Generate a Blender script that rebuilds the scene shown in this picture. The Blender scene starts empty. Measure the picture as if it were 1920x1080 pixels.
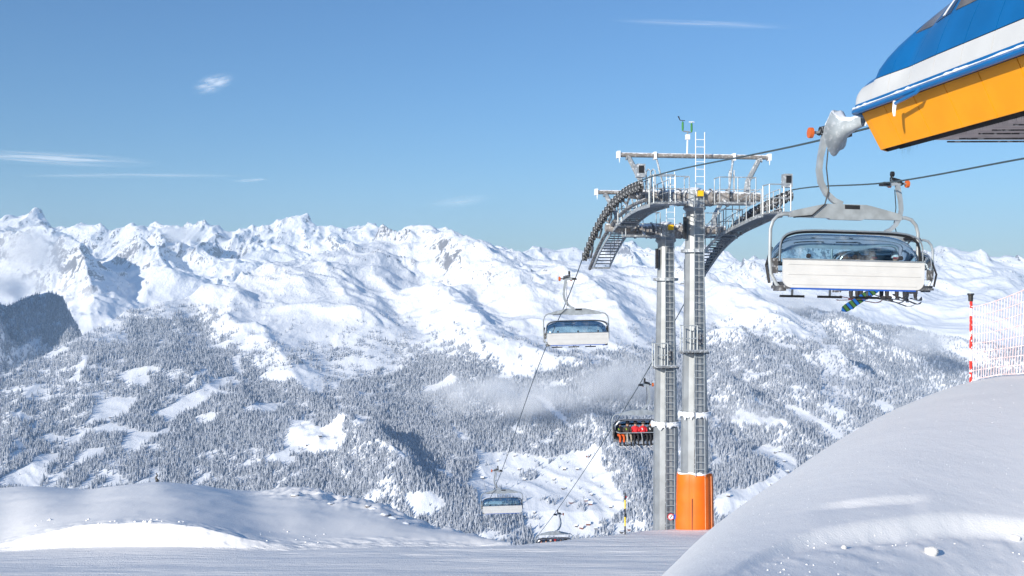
import bpy, bmesh, math, random
import numpy as np
from mathutils import Vector, Matrix

# ---------------------------------------------------------------- camera, world, sun, exposure
SC = bpy.context.scene
COL = SC.collection
F = 1920 * 35.0 / 36.0                      # focal length in photo pixels
cam_d = bpy.data.cameras.new('camera'); cam_d.lens = 35; cam_d.sensor_width = 36
cam_d.clip_start = 0.1; cam_d.clip_end = 200000
cam = bpy.data.objects.new('camera', cam_d); COL.objects.link(cam)
cam.location = (0, 0, 0); cam.rotation_euler = (math.radians(90), 0, 0)
SC.camera = cam

SUN_EL = math.radians(18.5)
SUN_AZ = math.radians(217.0)                # clockwise from +Y: behind the camera, to its left
SUN_DIR = Vector((math.sin(SUN_AZ) * math.cos(SUN_EL), math.cos(SUN_AZ) * math.cos(SUN_EL), math.sin(SUN_EL)))
world = bpy.data.worlds.new('World'); SC.world = world; world.use_nodes = True
wn = world.node_tree.nodes; wl = world.node_tree.links
sky = wn.new('ShaderNodeTexSky'); sky.sky_type = 'NISHITA'; sky.sun_disc = False
sky.sun_elevation = SUN_EL; sky.sun_rotation = SUN_AZ
sky.altitude = 2300; sky.air_density = 1.6; sky.dust_density = 2.5; sky.ozone_density = 8.0
wl.new(sky.outputs[0], wn['Background'].inputs[0]); wn['Background'].inputs[1].default_value = 0.116

sun_d = bpy.data.lights.new('sun', 'SUN'); sun_d.energy = 4.9; sun_d.angle = math.radians(0.5)
sun_d.color = (1.0, 0.93, 0.82)
sun = bpy.data.objects.new('sun', sun_d); COL.objects.link(sun)
sun.rotation_euler = SUN_DIR.to_track_quat('Z', 'Y').to_euler()
SC.view_settings.view_transform = 'Standard'; SC.view_settings.look = 'None'
SC.view_settings.gamma = 1; SC.view_settings.exposure = 0.20
SC.render.engine = 'CYCLES'
SC.cycles.use_denoising = True
SC.cycles.max_bounces = 8; SC.cycles.transparent_max_bounces = 24; SC.cycles.volume_bounces = 4

rng = np.random.default_rng(7)
random.seed(7)

# ---------------------------------------------------------------- helpers
def P(sx, sy, y):
    """photo pixel + depth -> world point"""
    return ((sx - 960) / F * y, y, (540 - sy) / F * y)

def tag(o, label=None, cat=None, group=None, kind=None):
    if label: o['label'] = label
    if cat: o['category'] = cat
    if group: o['group'] = group
    if kind: o['kind'] = kind
    return o

def empty(name, loc=(0, 0, 0), rz=0.0, parent=None):
    o = bpy.data.objects.new(name, None); COL.objects.link(o)
    o.location = loc; o.rotation_euler = (0, 0, rz); o.empty_display_size = 0.1
    if parent: o.parent = parent
    return o

class MB:
    """collects shapes; build() links them as one mesh object"""
    def __init__(self): self.v = []; self.f = []; self.m = []
    def add(self, vs, fs, mi=0):
        k = len(self.v); self.v.extend([tuple(a) for a in vs])
        self.f.extend([tuple(i + k for i in f) for f in fs]); self.m.extend([mi] * len(fs)); return self
    def box(self, c, s, rot=None, mi=0, taper=1.0):
        hx, hy, hz = s[0] / 2, s[1] / 2, s[2] / 2
        vs = []
        for z in (-1, 1):
            t = taper if z > 0 else 1.0
            for x, y in ((-1, -1), (1, -1), (1, 1), (-1, 1)):
                p = Vector((x * hx * t, y * hy * t, z * hz))
                if rot is not None: p = rot @ p
                vs.append((p.x + c[0], p.y + c[1], p.z + c[2]))
        return self.add(vs, [(3, 2, 1, 0), (4, 5, 6, 7), (0, 1, 5, 4), (1, 2, 6, 5), (2, 3, 7, 6), (3, 0, 4, 7)], mi)
    def tube(self, pts, r, n=6, mi=0, closed=False, caps=True):
        pts = [Vector(p) for p in pts]; m = len(pts)
        rs = r if isinstance(r, (list, tuple)) else [r] * m
        ring = []
        up = Vector((0, 0, 1))
        vs = []; prev = None
        for i, p in enumerate(pts):
            a = pts[(i - 1) % m] if (i > 0 or closed) else p
            b = pts[(i + 1) % m] if (i < m - 1 or closed) else p
            t = (b - a).normalized()
            if prev is None:
                q = t.cross(up)
                if q.length < 1e-3: q = t.cross(Vector((1, 0, 0)))
            else:
                q = prev - t * prev.dot(t)
                if q.length < 1e-4: q = t.cross(up)
            q.normalize(); prev = q; w = t.cross(q)
            for k in range(n):
                an = 2 * math.pi * (k + 0.5) / n
                vs.append(p + q * (math.cos(an) * rs[i]) + w * (math.sin(an) * rs[i]))
        fs = []
        for i in range(m if closed else m - 1):
            j = (i + 1) % m
            for k in range(n):
                l = (k + 1) % n
                fs.append((i * n + k, j * n + k, j * n + l, i * n + l))
        if caps and not closed:
            fs.append(tuple(range(n))); fs.append(tuple((m - 1) * n + k for k in reversed(range(n))))
        return self.add(vs, fs, mi)
    def lathe(self, prof, n=12, axis='Z', c=(0, 0, 0), mi=0, ph=0.0):
        vs = []
        for r, h in prof:
            for k in range(n):
                a = 2 * math.pi * (k + ph) / n
                x, y = r * math.cos(a), r * math.sin(a)
                p = {'Z': (x, y, h), 'X': (h, x, y), 'Y': (y, h, x)}[axis]
                vs.append((p[0] + c[0], p[1] + c[1], p[2] + c[2]))
        fs = []
        for i in range(len(prof) - 1):
            for k in range(n):
                l = (k + 1) % n
                fs.append((i * n + k, i * n + l, (i + 1) * n + l, (i + 1) * n + k))
        fs.append(tuple(reversed(range(n)))); fs.append(tuple((len(prof) - 1) * n + k for k in range(n)))
        return self.add(vs, fs, mi)
    def prism(self, poly, axis, a, b, mi=0):
        """extrude a 2-D polygon along an axis from a to b"""
        n = len(poly); vs = []
        for h in (a, b):
            for (p, q) in poly:
                vs.append({'X': (h, p, q), 'Y': (p, h, q), 'Z': (p, q, h)}[axis])
        fs = [tuple(reversed(range(n))), tuple(range(n, 2 * n))]
        for k in range(n):
            l = (k + 1) % n; fs.append((k, l, n + l, n + k))
        return self.add(vs, fs, mi)
    def mesh(self, name, mats, smooth=False):
        me = bpy.data.meshes.new(name); me.from_pydata(self.v, [], self.f); me.update()
        for m in (mats if isinstance(mats, (list, tuple)) else [mats]): me.materials.append(m)
        me.polygons.foreach_set('material_index', self.m)
        bm = bmesh.new(); bm.from_mesh(me); bmesh.ops.recalc_face_normals(bm, faces=bm.faces); bm.to_mesh(me); bm.free()
        if smooth:
            me.polygons.foreach_set('use_smooth', [True] * len(me.polygons))
            me.set_sharp_from_angle(angle=math.radians(40))
        return me
    def build(self, name, mats, parent=None, smooth=False, loc=None):
        return link(name, self.mesh(name, mats, smooth), parent, loc)

def link(name, me, parent=None, loc=None):
    o = bpy.data.objects.new(name, me); COL.objects.link(o)
    if parent: o.parent = parent
    if loc: o.location = loc
    return o

def copy_tree(o, parent=None):
    c = o.copy(); COL.objects.link(c); c.parent = parent
    for ch in list(o.children): copy_tree(ch, c)
    return c

def grid_mesh(name, X, Y, Z, mats, matidx=None):
    """regular grid of points (rows x cols) -> mesh, fast"""
    nr, nc = X.shape
    me = bpy.data.meshes.new(name)
    co = np.stack([X, Y, Z], -1).astype(np.float32).reshape(-1)
    idx = np.arange(nr * nc).reshape(nr, nc)
    q = np.stack([idx[:-1, :-1], idx[:-1, 1:], idx[1:, 1:], idx[1:, :-1]], -1).reshape(-1, 4)
    me.vertices.add(nr * nc); me.vertices.foreach_set('co', co)
    me.loops.add(q.size); me.loops.foreach_set('vertex_index', q.reshape(-1).astype(np.int32))
    me.polygons.add(len(q)); me.polygons.foreach_set('loop_start', (np.arange(len(q)) * 4).astype(np.int32))
    me.polygons.foreach_set('use_smooth', np.ones(len(q), dtype=bool))
    for m in mats: me.materials.append(m)
    me.update(calc_edges=True); me.validate()
    return me

# --- noise
_perm = np.random.default_rng(3).permutation(256); _perm = np.concatenate([_perm, _perm])
_ang = np.random.default_rng(4).random(256) * 2 * math.pi
_gx, _gy = np.cos(_ang), np.sin(_ang)
def pn(x, y, seed=0):
    x = np.asarray(x, float) + seed * 17.31; y = np.asarray(y, float) - seed * 9.77
    xi = np.floor(x).astype(int); yi = np.floor(y).astype(int)
    xf = x - xi; yf = y - yi; xi &= 255; yi &= 255
    u = xf ** 3 * (xf * (xf * 6 - 15) + 10); v = yf ** 3 * (yf * (yf * 6 - 15) + 10)
    def g(ix, iy, dx, dy):
        h = _perm[_perm[ix & 255] + (iy & 255)]; return _gx[h] * dx + _gy[h] * dy
    a = g(xi, yi, xf, yf); b = g(xi + 1, yi, xf - 1, yf)
    c = g(xi, yi + 1, xf, yf - 1); d = g(xi + 1, yi + 1, xf - 1, yf - 1)
    return 1.5 * ((a + (b - a) * u) * (1 - v) + (c + (d - c) * u) * v)
def fbm(x, y, o=5, seed=0, gain=0.5):
    s = 0; a = 1; f = 1
    for i in range(o): s = s + a * pn(x * f, y * f, seed + i); a *= gain; f *= 2.03
    return s
def ridged(x, y, o=5, seed=0, gain=0.5):
    s = 0; a = 1; f = 1; w = 1
    for i in range(o):
        n = 1 - np.abs(pn(x * f, y * f, seed + i)); n = n * n * w; w = np.clip(n * 1.6, 0, 1)
        s = s + a * n; a *= gain; f *= 2.07
    return s
def sstep(a, b, x):
    t = np.clip((x - a) / (b - a), 0, 1); return t * t * (3 - 2 * t)
def hermite(xs, ys):
    xs = np.array(xs, float); ys = np.array(ys, float)
    d = np.diff(ys) / np.diff(xs); m = np.zeros_like(ys); m[0] = d[0]; m[-1] = d[-1]
    for i in range(1, len(xs) - 1):
        h0, h1 = xs[i] - xs[i - 1], xs[i + 1] - xs[i]
        m[i] = 0 if d[i - 1] * d[i] < 0 else (d[i - 1] * h1 + d[i] * h0) / (h0 + h1)
    def f(x):
        x = np.asarray(x, float); i = np.clip(np.searchsorted(xs, x) - 1, 0, len(xs) - 2)
        h = xs[i + 1] - xs[i]; t = (x - xs[i]) / h
        lo = t < 0; hi = t > 1; tc = np.clip(t, 0, 1)
        r = ((1 + 2 * tc) * (1 - tc) ** 2 * ys[i] + tc * (1 - tc) ** 2 * h * m[i] + tc * tc * (3 - 2 * tc) * ys[i + 1] + tc * tc * (tc - 1) * h * m[i + 1])
        return np.where(lo, ys[0] + m[0] * (x - xs[0]), np.where(hi, ys[-1] + m[-1] * (x - xs[-1]), r))
    return f

# ---------------------------------------------------------------- materials
def new_mat(name):
    m = bpy.data.materials.new(name); m.use_nodes = True
    nt = m.node_tree; return m, nt, nt.nodes['Principled BSDF'], nt.nodes['Material Output']
def N(nt, typ, **kw):
    n = nt.nodes.new(typ)
    for k, v in kw.items():
        if k in n.inputs.keys(): n.inputs[k].default_value = v
        else: setattr(n, k, v)
    return n
def math_n(nt, op, a, b=None, c=None, clamp=False):
    n = nt.nodes.new('ShaderNodeMath'); n.operation = op; n.use_clamp = clamp
    for i, q in enumerate((a, b, c)):
        if q is None: continue
        if isinstance(q, (int, float)): n.inputs[i].default_value = q
        else: nt.links.new(q, n.inputs[i])
    return n.outputs[0]
def ramp(nt, src, p0, p1):
    n = nt.nodes.new('ShaderNodeMapRange'); n.interpolation_type = 'SMOOTHSTEP'
    n.inputs[1].default_value = p0; n.inputs[2].default_value = p1; nt.links.new(src, n.inputs[0]); return n.outputs[0]
def mixc(nt, fac, a, b):
    n = nt.nodes.new('ShaderNodeMix'); n.data_type = 'RGBA'
    for i, q in ((0, fac), (6, a), (7, b)):
        if isinstance(q, (int, float)): n.inputs[i].default_value = q
        elif isinstance(q, tuple): n.inputs[i].default_value = (*q, 1) if len(q) == 3 else q
        else: nt.links.new(q, n.inputs[i])
    return n.outputs[2]
def noise(nt, scale, detail=3, coord='Object', rough=0.5, vec=None):
    t = nt.nodes.new('ShaderNodeTexNoise'); t.inputs['Scale'].default_value = scale
    t.inputs['Detail'].default_value = detail; t.inputs['Roughness'].default_value = rough
    if vec is None:
        tc = nt.nodes.new('ShaderNodeTexCoord'); vec = tc.outputs[coord]
    nt.links.new(vec, t.inputs['Vector']); return t.outputs[0]
def bump(nt, h, strength, dist, bs):
    b = nt.nodes.new('ShaderNodeBump'); b.inputs['Strength'].default_value = strength; b.inputs['Distance'].default_value = dist
    nt.links.new(h, b.inputs['Height']); nt.links.new(b.outputs[0], bs.inputs['Normal']); return b

def plain(name, col, rough=0.5, metal=0.0, var=0.12, scale=6.0, snow=0.0, frost=0.0, bmp=0.0, coat=0.0):
    """paint or metal with uneven tone, optional snow on upward faces and rime frost"""
    m, nt, bs, out = new_mat(name)
    n = noise(nt, scale, 5)
    base = mixc(nt, ramp(nt, n, 0.3, 0.7), tuple(c * (1 - var) for c in col), tuple(min(1, c * (1 + var)) for c in col))
    bs.inputs['Roughness'].default_value = rough; bs.inputs['Metallic'].default_value = metal
    if coat: bs.inputs['Coat Weight'].default_value = coat; bs.inputs['Coat Roughness'].default_value = 0.12
    if snow or frost:
        geo = nt.nodes.new('ShaderNodeNewGeometry'); sep = nt.nodes.new('ShaderNodeSeparateXYZ'); nt.links.new(geo.outputs['Normal'], sep.inputs[0])
        n2 = noise(nt, 7.0, 4)
        f = 0.0
        fs = ramp(nt, math_n(nt, 'ADD', sep.outputs[2], math_n(nt, 'MULTIPLY', n2, 0.9)), 1.35 - snow, 1.5 - snow)
        n3 = noise(nt, 11.0, 5)
        ff = math_n(nt, 'MULTIPLY', ramp(nt, n3, 0.52, 0.66), frost)
        f = math_n(nt, 'MAXIMUM', fs, ff)
        base = mixc(nt, f, base, (0.84, 0.87, 0.91))
        if metal:
            nt.links.new(math_n(nt, 'MULTIPLY', math_n(nt, 'SUBTRACT', 1.0, f), metal), bs.inputs['Metallic'])
        nt.links.new(math_n(nt, 'ADD', rough, math_n(nt, 'MULTIPLY', f, 0.9 - rough)), bs.inputs['Roughness'])
        bump(nt, math_n(nt, 'MULTIPLY', f, n2), 0.5, 0.03, bs)
    elif bmp:
        bump(nt, n, bmp, 0.02, bs)
    nt.links.new(base, bs.inputs['Base Color'])
    return m

def snow_mat(name, layers, col=(0.945, 0.935, 0.92), rough=0.75, coord='Object', spec=0.25):
    """layers: (scale, detail, distance m, stretch xyz)"""
    m, nt, bs, out = new_mat(name)
    tc = nt.nodes.new('ShaderNodeTexCoord'); h = None
    for sc_, det, dist, st in layers:
        mp = nt.nodes.new('ShaderNodeMapping'); mp.inputs['Scale'].default_value = st; nt.links.new(tc.outputs[coord], mp.inputs[0])
        n = noise(nt, sc_, det, vec=mp.outputs[0], rough=0.6)
        k = math_n(nt, 'MULTIPLY', n, dist)
        h = k if h is None else math_n(nt, 'ADD', h, k)
    bump(nt, h, 1.0, 1.0, bs)
    v = noise(nt, layers[0][0] * 0.4, 3, vec=tc.outputs[coord])
    nt.links.new(mixc(nt, v, tuple(c * 0.97 for c in col), tuple(min(1, c * 1.02) for c in col)), bs.inputs['Base Color'])
    bs.inputs['Roughness'].default_value = rough; bs.inputs['Specular IOR Level'].default_value = spec
    return m

M = {}
def mountain_mat():
    m, nt, bs, out = new_mat('mountain_snow')
    geo = nt.nodes.new('ShaderNodeNewGeometry'); sp = nt.nodes.new('ShaderNodeSeparateXYZ'); nt.links.new(geo.outputs['Position'], sp.inputs[0])
    nz = nt.nodes.new('ShaderNodeSeparateXYZ'); nt.links.new(geo.outputs['True Normal'], nz.inputs[0])
    high = ramp(nt, sp.outputs[2], -420.0, 250.0)
    mp = nt.nodes.new('ShaderNodeMapping'); mp.inputs['Scale'].default_value = (1.6, 0.7, 1.0); nt.links.new(geo.outputs['Position'], mp.inputs[0])
    a = noise(nt, 0.005, 7, vec=mp.outputs[0], rough=0.62); b = noise(nt, 0.025, 6, vec=mp.outputs[0], rough=0.65)
    h = math_n(nt, 'ADD', math_n(nt, 'MULTIPLY', a, math_n(nt, 'ADD', 10.0, math_n(nt, 'MULTIPLY', high, 24.0))), math_n(nt, 'MULTIPLY', b, math_n(nt, 'ADD', 2.0, math_n(nt, 'MULTIPLY', high, 7.0))))
    bump(nt, h, 1.0, 1.0, bs)
    rk = math_n(nt, 'ADD', nz.outputs[2], math_n(nt, 'MULTIPLY', math_n(nt, 'SUBTRACT', b, 0.5), 0.9))
    rock = math_n(nt, 'MULTIPLY', ramp(nt, rk, 0.66, 0.52), high)
    nt.links.new(mixc(nt, rock, (0.90, 0.915, 0.94), (0.20, 0.20, 0.22)), bs.inputs['Base Color'])
    bs.inputs['Roughness'].default_value = 0.8; bs.inputs['Specular IOR Level'].default_value = 0.15
    return m
M['snow_mtn'] = mountain_mat()
M['snow_near'] = snow_mat('wind_packed_snow', [(0.9, 4, 0.012, (1, 1, 1)), (9, 4, 0.005, (1, 0.6, 1)), (60, 3, 0.0040, (1, 1, 1))])
M['steel'] = plain('galvanised_steel', (0.31, 0.33, 0.345), 0.45, 0.3, 0.17, 1.2, snow=0.0)
M['steel_ice'] = plain('frosted_steel', (0.33, 0.36, 0.385), 0.5, 0.3, 0.2, 3, snow=0.3, frost=0.6)
M['steel_lt'] = plain('light_galvanised_steel', (0.42, 0.455, 0.475), 0.38, 0.35, 0.15, 4)
M['steel_dk'] = plain('dark_steel', (0.12, 0.12, 0.125), 0.55, 0.2, 0.3, 5, snow=0.3, frost=0.45)
M['beam'] = plain('weathered_brown_grey_steel', (0.27, 0.25, 0.235), 0.6, 0.1, 0.2, 3, snow=0.35, frost=0.35)
M['grating'] = plain('iced_grating', (0.22, 0.24, 0.26), 0.6, 0.2, 0.25, 4, snow=0.1, frost=0.45)
M['rime'] = plain('rime_ice', (0.85, 0.88, 0.92), 0.8, 0, 0.05, 9, bmp=0.6)
M['black'] = plain('black_plastic', (0.02, 0.02, 0.022), 0.45, 0, 0.3, 8)
M['rubber'] = plain('black_rubber', (0.03, 0.03, 0.03), 0.7, 0, 0.3, 8, snow=0.3, frost=0.5)
M['rope'] = plain('wire_rope', (0.10, 0.135, 0.145), 0.45, 0.5, 0.2, 30)
M['orange_roller'] = plain('orange_roller', (0.62, 0.13, 0.025), 0.5)
M['white_panel'] = plain('white_lacquered_panel', (0.62, 0.62, 0.61), 0.35, 0, 0.04, 3, coat=0.3)
M['trim'] = plain('aluminium_trim', (0.6, 0.62, 0.64), 0.3, 0.8, 0.08, 6)
M['seat'] = plain('dark_grey_seat_pad', (0.05, 0.055, 0.065), 0.75)
M['blue_trim'] = plain('blue_edge', (0.02, 0.10, 0.45), 0.4)
M['blue'] = plain('blue_lacquered_sheet', (0.003, 0.125, 0.36), 0.32, 0, 0.09, 1.2, coat=0.4)
M['band_white'] = plain('white_lacquered_sheet', (0.60, 0.61, 0.61), 0.4, 0, 0.04, 1.5)
M['yellow'] = plain('golden_yellow_sheet', (0.86, 0.33, 0.0), 0.55, 0, 0.05, 1.5)
M['gap'] = plain('dark_seam', (0.03, 0.03, 0.035), 0.8)
M['soffit'] = plain('brown_grey_soffit', (0.42, 0.36, 0.345), 0.7, 0, 0.15, 2)
M['brush'] = plain('black_bristles', (0.012, 0.012, 0.014), 0.85)
M['orange_pad'] = plain('orange_padded_tarpaulin', (0.84, 0.15, 0.002), 0.5, 0, 0.10, 1.3, frost=0.0, bmp=0.3)
M['sensor_green'] = plain('green_sensor', (0.05, 0.24, 0.05), 0.4)
M['sign_yellow'] = plain('yellow_board', (0.85, 0.5, 0.01), 0.5)
M['sign_white'] = plain('white_sign', (0.82, 0.82, 0.82), 0.5)
M['sign_red'] = plain('red_sign', (0.65, 0.03, 0.03), 0.5)
M['sign_blue'] = plain('blue_sign', (0.02, 0.12, 0.6), 0.5)
M['pole_red'] = plain('red_pole', (0.75, 0.03, 0.02), 0.5, frost=0.2)
M['pole_yellow'] = plain('yellow_pole', (0.85, 0.62, 0.01), 0.5)
M['net'] = plain('pale_pink_net', (0.88, 0.66, 0.65), 0.8, 0, 0.12, 6, frost=0.6)
M['wood'] = plain('dark_barn_wood', (0.05, 0.035, 0.025), 0.8, 0, 0.3, 0.5)
M['wood_red'] = plain('red_brown_wood', (0.17, 0.075, 0.05), 0.8, 0, 0.3, 0.5)
M['roof_snow'] = plain('roof_snow', (0.86, 0.88, 0.92), 0.8, 0, 0.03, 0.5)
M['pad_highlight'] = plain('pale_seam_highlight', (0.85, 0.42, 0.22), 0.5)
M['funnel'] = plain('snow_caked_grey_sheet', (0.33, 0.38, 0.42), 0.6, 0, 0.15, 3, snow=0.45, frost=0.25)
M['rock'] = plain('dark_rock', (0.12, 0.11, 0.11), 0.85, 0, 0.4, 2, snow=0.35, frost=0.3)

def glass_mat(name, tint, gloss=0.12):
    m, nt, bs, out = new_mat(name); nt.nodes.remove(bs)
    tr = N(nt, 'ShaderNodeBsdfTransparent'); tr.inputs[0].default_value = (*tint, 1)
    gl = N(nt, 'ShaderNodeBsdfGlossy'); gl.inputs['Roughness'].default_value = 0.06; gl.inputs[0].default_value = (0.9, 0.95, 1, 1)
    fr = N(nt, 'ShaderNodeFresnel'); fr.inputs[0].default_value = 1.45
    df = N(nt, 'ShaderNodeBsdfDiffuse'); df.inputs[0].default_value = (0.75, 0.8, 0.84, 1)
    mx = N(nt, 'ShaderNodeMixShader'); mx2 = N(nt, 'ShaderNodeMixShader')
    nt.links.new(fr.outputs[0], mx.inputs[0]); nt.links.new(tr.outputs[0], mx.inputs[1]); nt.links.new(gl.outputs[0], mx.inputs[2])
    fz = noise(nt, 3.0, 6); nt.links.new(math_n(nt, 'MULTIPLY', ramp(nt, fz, 0.5, 0.75), gloss), mx2.inputs[0])
    nt.links.new(mx.outputs[0], mx2.inputs[1]); nt.links.new(df.outputs[0], mx2.inputs[2])
    nt.links.new(mx2.outputs[0], out.inputs['Surface']); return m
M['bubble'] = glass_mat('tinted_bubble', (0.56, 0.71, 0.78), 0.15)
M['window'] = plain('station_window', (0.035, 0.05, 0.085), 0.08, 0, 0.3, 2)
M['window_grey'] = plain('station_window_grey', (0.16, 0.15, 0.14), 0.1, 0, 0.3, 2)

def tree_mat():
    m, nt, bs, out = new_mat('frosted_conifer')
    geo = nt.nodes.new('ShaderNodeNewGeometry'); sep = nt.nodes.new('ShaderNodeSeparateXYZ'); nt.links.new(geo.outputs['Normal'], sep.inputs[0])
    oi = nt.nodes.new('ShaderNodeObjectInfo')
    n = noise(nt, 0.9, 3)
    f = math_n(nt, 'ADD', math_n(nt, 'MULTIPLY', sep.outputs[2], 0.35), n)
    f = math_n(nt, 'ADD', f, math_n(nt, 'MULTIPLY', oi.outputs['Random'], 0.25))
    nt.links.new(mixc(nt, ramp(nt, f, 0.30, 0.95), (0.07, 0.10, 0.14), (0.55, 0.58, 0.645)), bs.inputs['Base Color'])
    bs.inputs['Roughness'].default_value = 0.9; bs.inputs['Specular IOR Level'].default_value = 0.1
    return m
M['tree'] = tree_mat()

# ================================================================ TERRAIN
def interp_tab(tab):
    a = np.array(tab, float); return lambda s: np.interp(s, a[:, 0], a[:, 1])

def seg_dist(px, py, poly):
    d = np.full(px.shape, 1e9)
    for (x0, y0), (x1, y1) in zip(poly[:-1], poly[1:]):
        dx, dy = x1 - x0, y1 - y0; t = np.clip(((px - x0) * dx + (py - y0) * dy) / (dx * dx + dy * dy), 0, 1)
        d = np.minimum(d, np.hypot(px - x0 - t * dx, py - y0 - t * dy))
    return d

def sheet(ridge, base, g, sx0, sx1, ncol, nrow, nback, detail, crests=(), back_slope=0.5, back_len=2500, smooth=6, fit=True):
    """mountain side: each column climbs from the base line to its ridge line, then falls away behind"""
    sxs = np.linspace(sx0, sx1, ncol)
    k = np.ones(smooth) / smooth
    rs = np.interp(sxs, [a for a, b in ridge], [b for a, b in ridge])
    if smooth > 1: rs = np.convolve(np.pad(rs, smooth // 2, mode='edge'), k, 'same')[smooth // 2: smooth // 2 + ncol]
    T = np.linspace(0, 1, nrow)[:, None]
    SY = base + (rs[None, :] - base) * T
    Y = g(SY); SX = np.broadcast_to(sxs, SY.shape)
    Z = (540 - SY) / F * Y
    tb = np.linspace(0, 1, nback + 1)[1:][:, None] ** 1.5
    Yb = Y[-1:] + tb * back_len; Zb = Z[-1:] - tb * back_len * back_slope * sstep(-0.2, 0.35, tb)
    Y = np.vstack([Y, Yb]); Z = np.vstack([Z, Zb]); SX = np.vstack([SX, np.broadcast_to(sxs, Yb.shape)])
    X = (SX - 960) / F * Y
    Z = Z + detail(X, Y, SX)
    for poly, A, w in crests:
        pl = []
        for a, b in poly:
            yy = float(g(np.array(float(b)))); pl.append(((a - 960) / F * yy, yy))
        d = seg_dist(X, Y, pl) + 0.22 * w * fbm(X / (w * 0.9), Y / (w * 0.9), 4, 31)
        ax, ay = pl[-1][0] - pl[0][0], pl[-1][1] - pl[0][1]; tt = ((X - pl[0][0]) * ax + (Y - pl[0][1]) * ay) / (ax * ax + ay * ay)
        Z = Z + (1.0 if fit else 1.3) * A * np.clip(1 - np.maximum(d, 0) / w, 0, 1) ** 1.35 * sstep(-0.25, 0.2, tt) * sstep(1.25, 0.7, tt)
    if fit:                                               # keep the broad skyline where the ridge line was drawn
        act = (540 - F * Z / Y).min(0); df = act - rs; kk = np.ones(41) / 41
        df = np.convolve(np.pad(df, 20, mode='edge'), kk, 'valid')
        w_ = np.vstack([np.broadcast_to(T ** 1.5, SY.shape), np.ones(Yb.shape)])
        Z = Z + df[None, :] * Y / F * w_
    return X, Y, Z

# ---- main massif across the valley
g_main = interp_tab([(380, 11200), (425, 10000), (480, 8500), (550, 7000), (650, 5625), (750, 4750), (850, 4125), (950, 3650), (1150, 3100)])
ridge_main = [(-700, 800), (-300, 760), (0, 705), (70, 672), (130, 640), (190, 612), (240, 583), (330, 560), (390, 540), (480, 503), (540, 486), (620, 474), (690, 445), (720, 432), (770, 424), (790, 426),
              (830, 430), (880, 442), (920, 462), (970, 474), (1060, 492), (1150, 500), (1250, 500), (1330, 508), (1400, 545), (1470, 575), (1537, 610), (1560, 640), (1580, 666), (1620, 695), (1677, 720), (1733, 742), (1900, 790), (2600, 880)]
def det_main(X, Y, SX):
    h = sstep(5200, 8800, Y)
    wx = X + 160 * fbm(X / 900, Y / 900, 3, 60); wy = Y + 160 * fbm(X / 900, Y / 900, 3, 70)
    ac = (2 * wx + wy) / 2.236; al = (wx - 2 * wy) / 2.236
    r1 = ridged(wx / 1500 + 0.3 * wy / 1500, wy / 2600, 4, 2) - 0.9
    r2 = ridged(ac / 620, al / 1900, 4, 12) - 0.9
    r3 = ridged(ac / 190, al / 520, 3, 16) - 0.9
    patch = sstep(0.0, 0.7, fbm(X / 1300, Y / 1300, 2, 26) + 0.15)
    return r1 * (55 + 65 * h) + r2 * (18 + 42 * h) + r3 * (4 + 15 * h * patch)
crest_main = [([(600, 800), (650, 822), (695, 852), (745, 905), (790, 955)], 115, 210),
              ([(760, 540), (830, 563), (880, 612), (925, 680)], 150, 330),
              ([(765, 424), (800, 440), (850, 474), (905, 505)], 150, 420),
              ([(900, 500), (960, 540), (1000, 590)], 90, 300),
              ([(1030, 515), (1075, 545), (1135, 590), (1190, 640)], 110, 300),
              ([(1100, 800), (1140, 845), (1175, 890), (1215, 960)], 75, 150),
              ([(1360, 640), (1450, 710), (1560, 770)], 90, 230),
              ([(1290, 690), (1400, 770), (1520, 830), (1600, 850)], 80, 190),
              ([(1330, 560), (1420, 600), (1520, 660)], 90, 300),
              ([(420, 600), (520, 650), (560, 720)], 50, 260),
              ([(880, 700), (960, 760), (1010, 830)], 60, 190)]
Xm, Ym, Zm = sheet(ridge_main, 1150, g_main, -280, 2100, 1180, 400, 14, det_main, crest_main)
o = link('main_mountain', grid_mesh('main_mountain', Xm, Ym, Zm, [M['snow_mtn']])); tag(o, kind='structure')

# ---- far range along the skyline
g_far = interp_tab([(380, 15800), (410, 15000), (450, 13700), (500, 12200), (550, 11000), (600, 9800), (650, 9000), (760, 8000)])
ridge_far = [(-900, 430), (-300, 425), (-60, 440), (0, 412), (25, 402), (45, 393), (62, 402), (90, 416), (125, 424), (165, 418), (200, 431), (235, 425), (265, 420), (290, 418), (315, 424), (355, 411), (390, 424), (425, 433), (470, 425),
             (510, 420), (535, 408), (550, 402), (565, 410), (585, 421), (640, 424), (666, 414), (700, 428), (760, 440), (830, 428), (900, 455), (970, 473), (1010, 462), (1045, 468), (1090, 466), (1150, 462), (1190, 452), (1215, 462), (1255, 470),
             (1290, 452), (1340, 462), (1380, 484), (1400, 492), (1440, 476), (1490, 450), (1540, 462), (1600, 455), (1680, 470), (1735, 474), (1770, 463), (1795, 472), (1825, 468), (1860, 474), (1895, 481), (1930, 488), (2050, 470), (2700, 440)]
def det_far(X, Y, SX):
    h = sstep(9500, 13500, Y)
    wx = X + 260 * fbm(X / 1500, Y / 1500, 3, 160); wy = Y + 260 * fbm(X / 1500, Y / 1500, 3, 170)
    r1 = ridged(wx / 2300, wy / 3200, 4, 102) - 1.0
    r2 = ridged(wx / 720 + 0.25 * wy / 720, wy / 2400, 4, 112) - 0.9
    r3 = ridged(wx / 230, wy / 620, 4, 116) - 0.9
    patch = sstep(-0.1, 0.6, fbm(X / 1600, Y / 1600, 2, 126))
    return r1 * (80 + 90 * h) + r2 * (40 + 75 * h) + r3 * (8 + 36 * h * patch) + (ridged(wx / 90, wy / 200, 3, 118) - 0.9) * 7 * h
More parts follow.
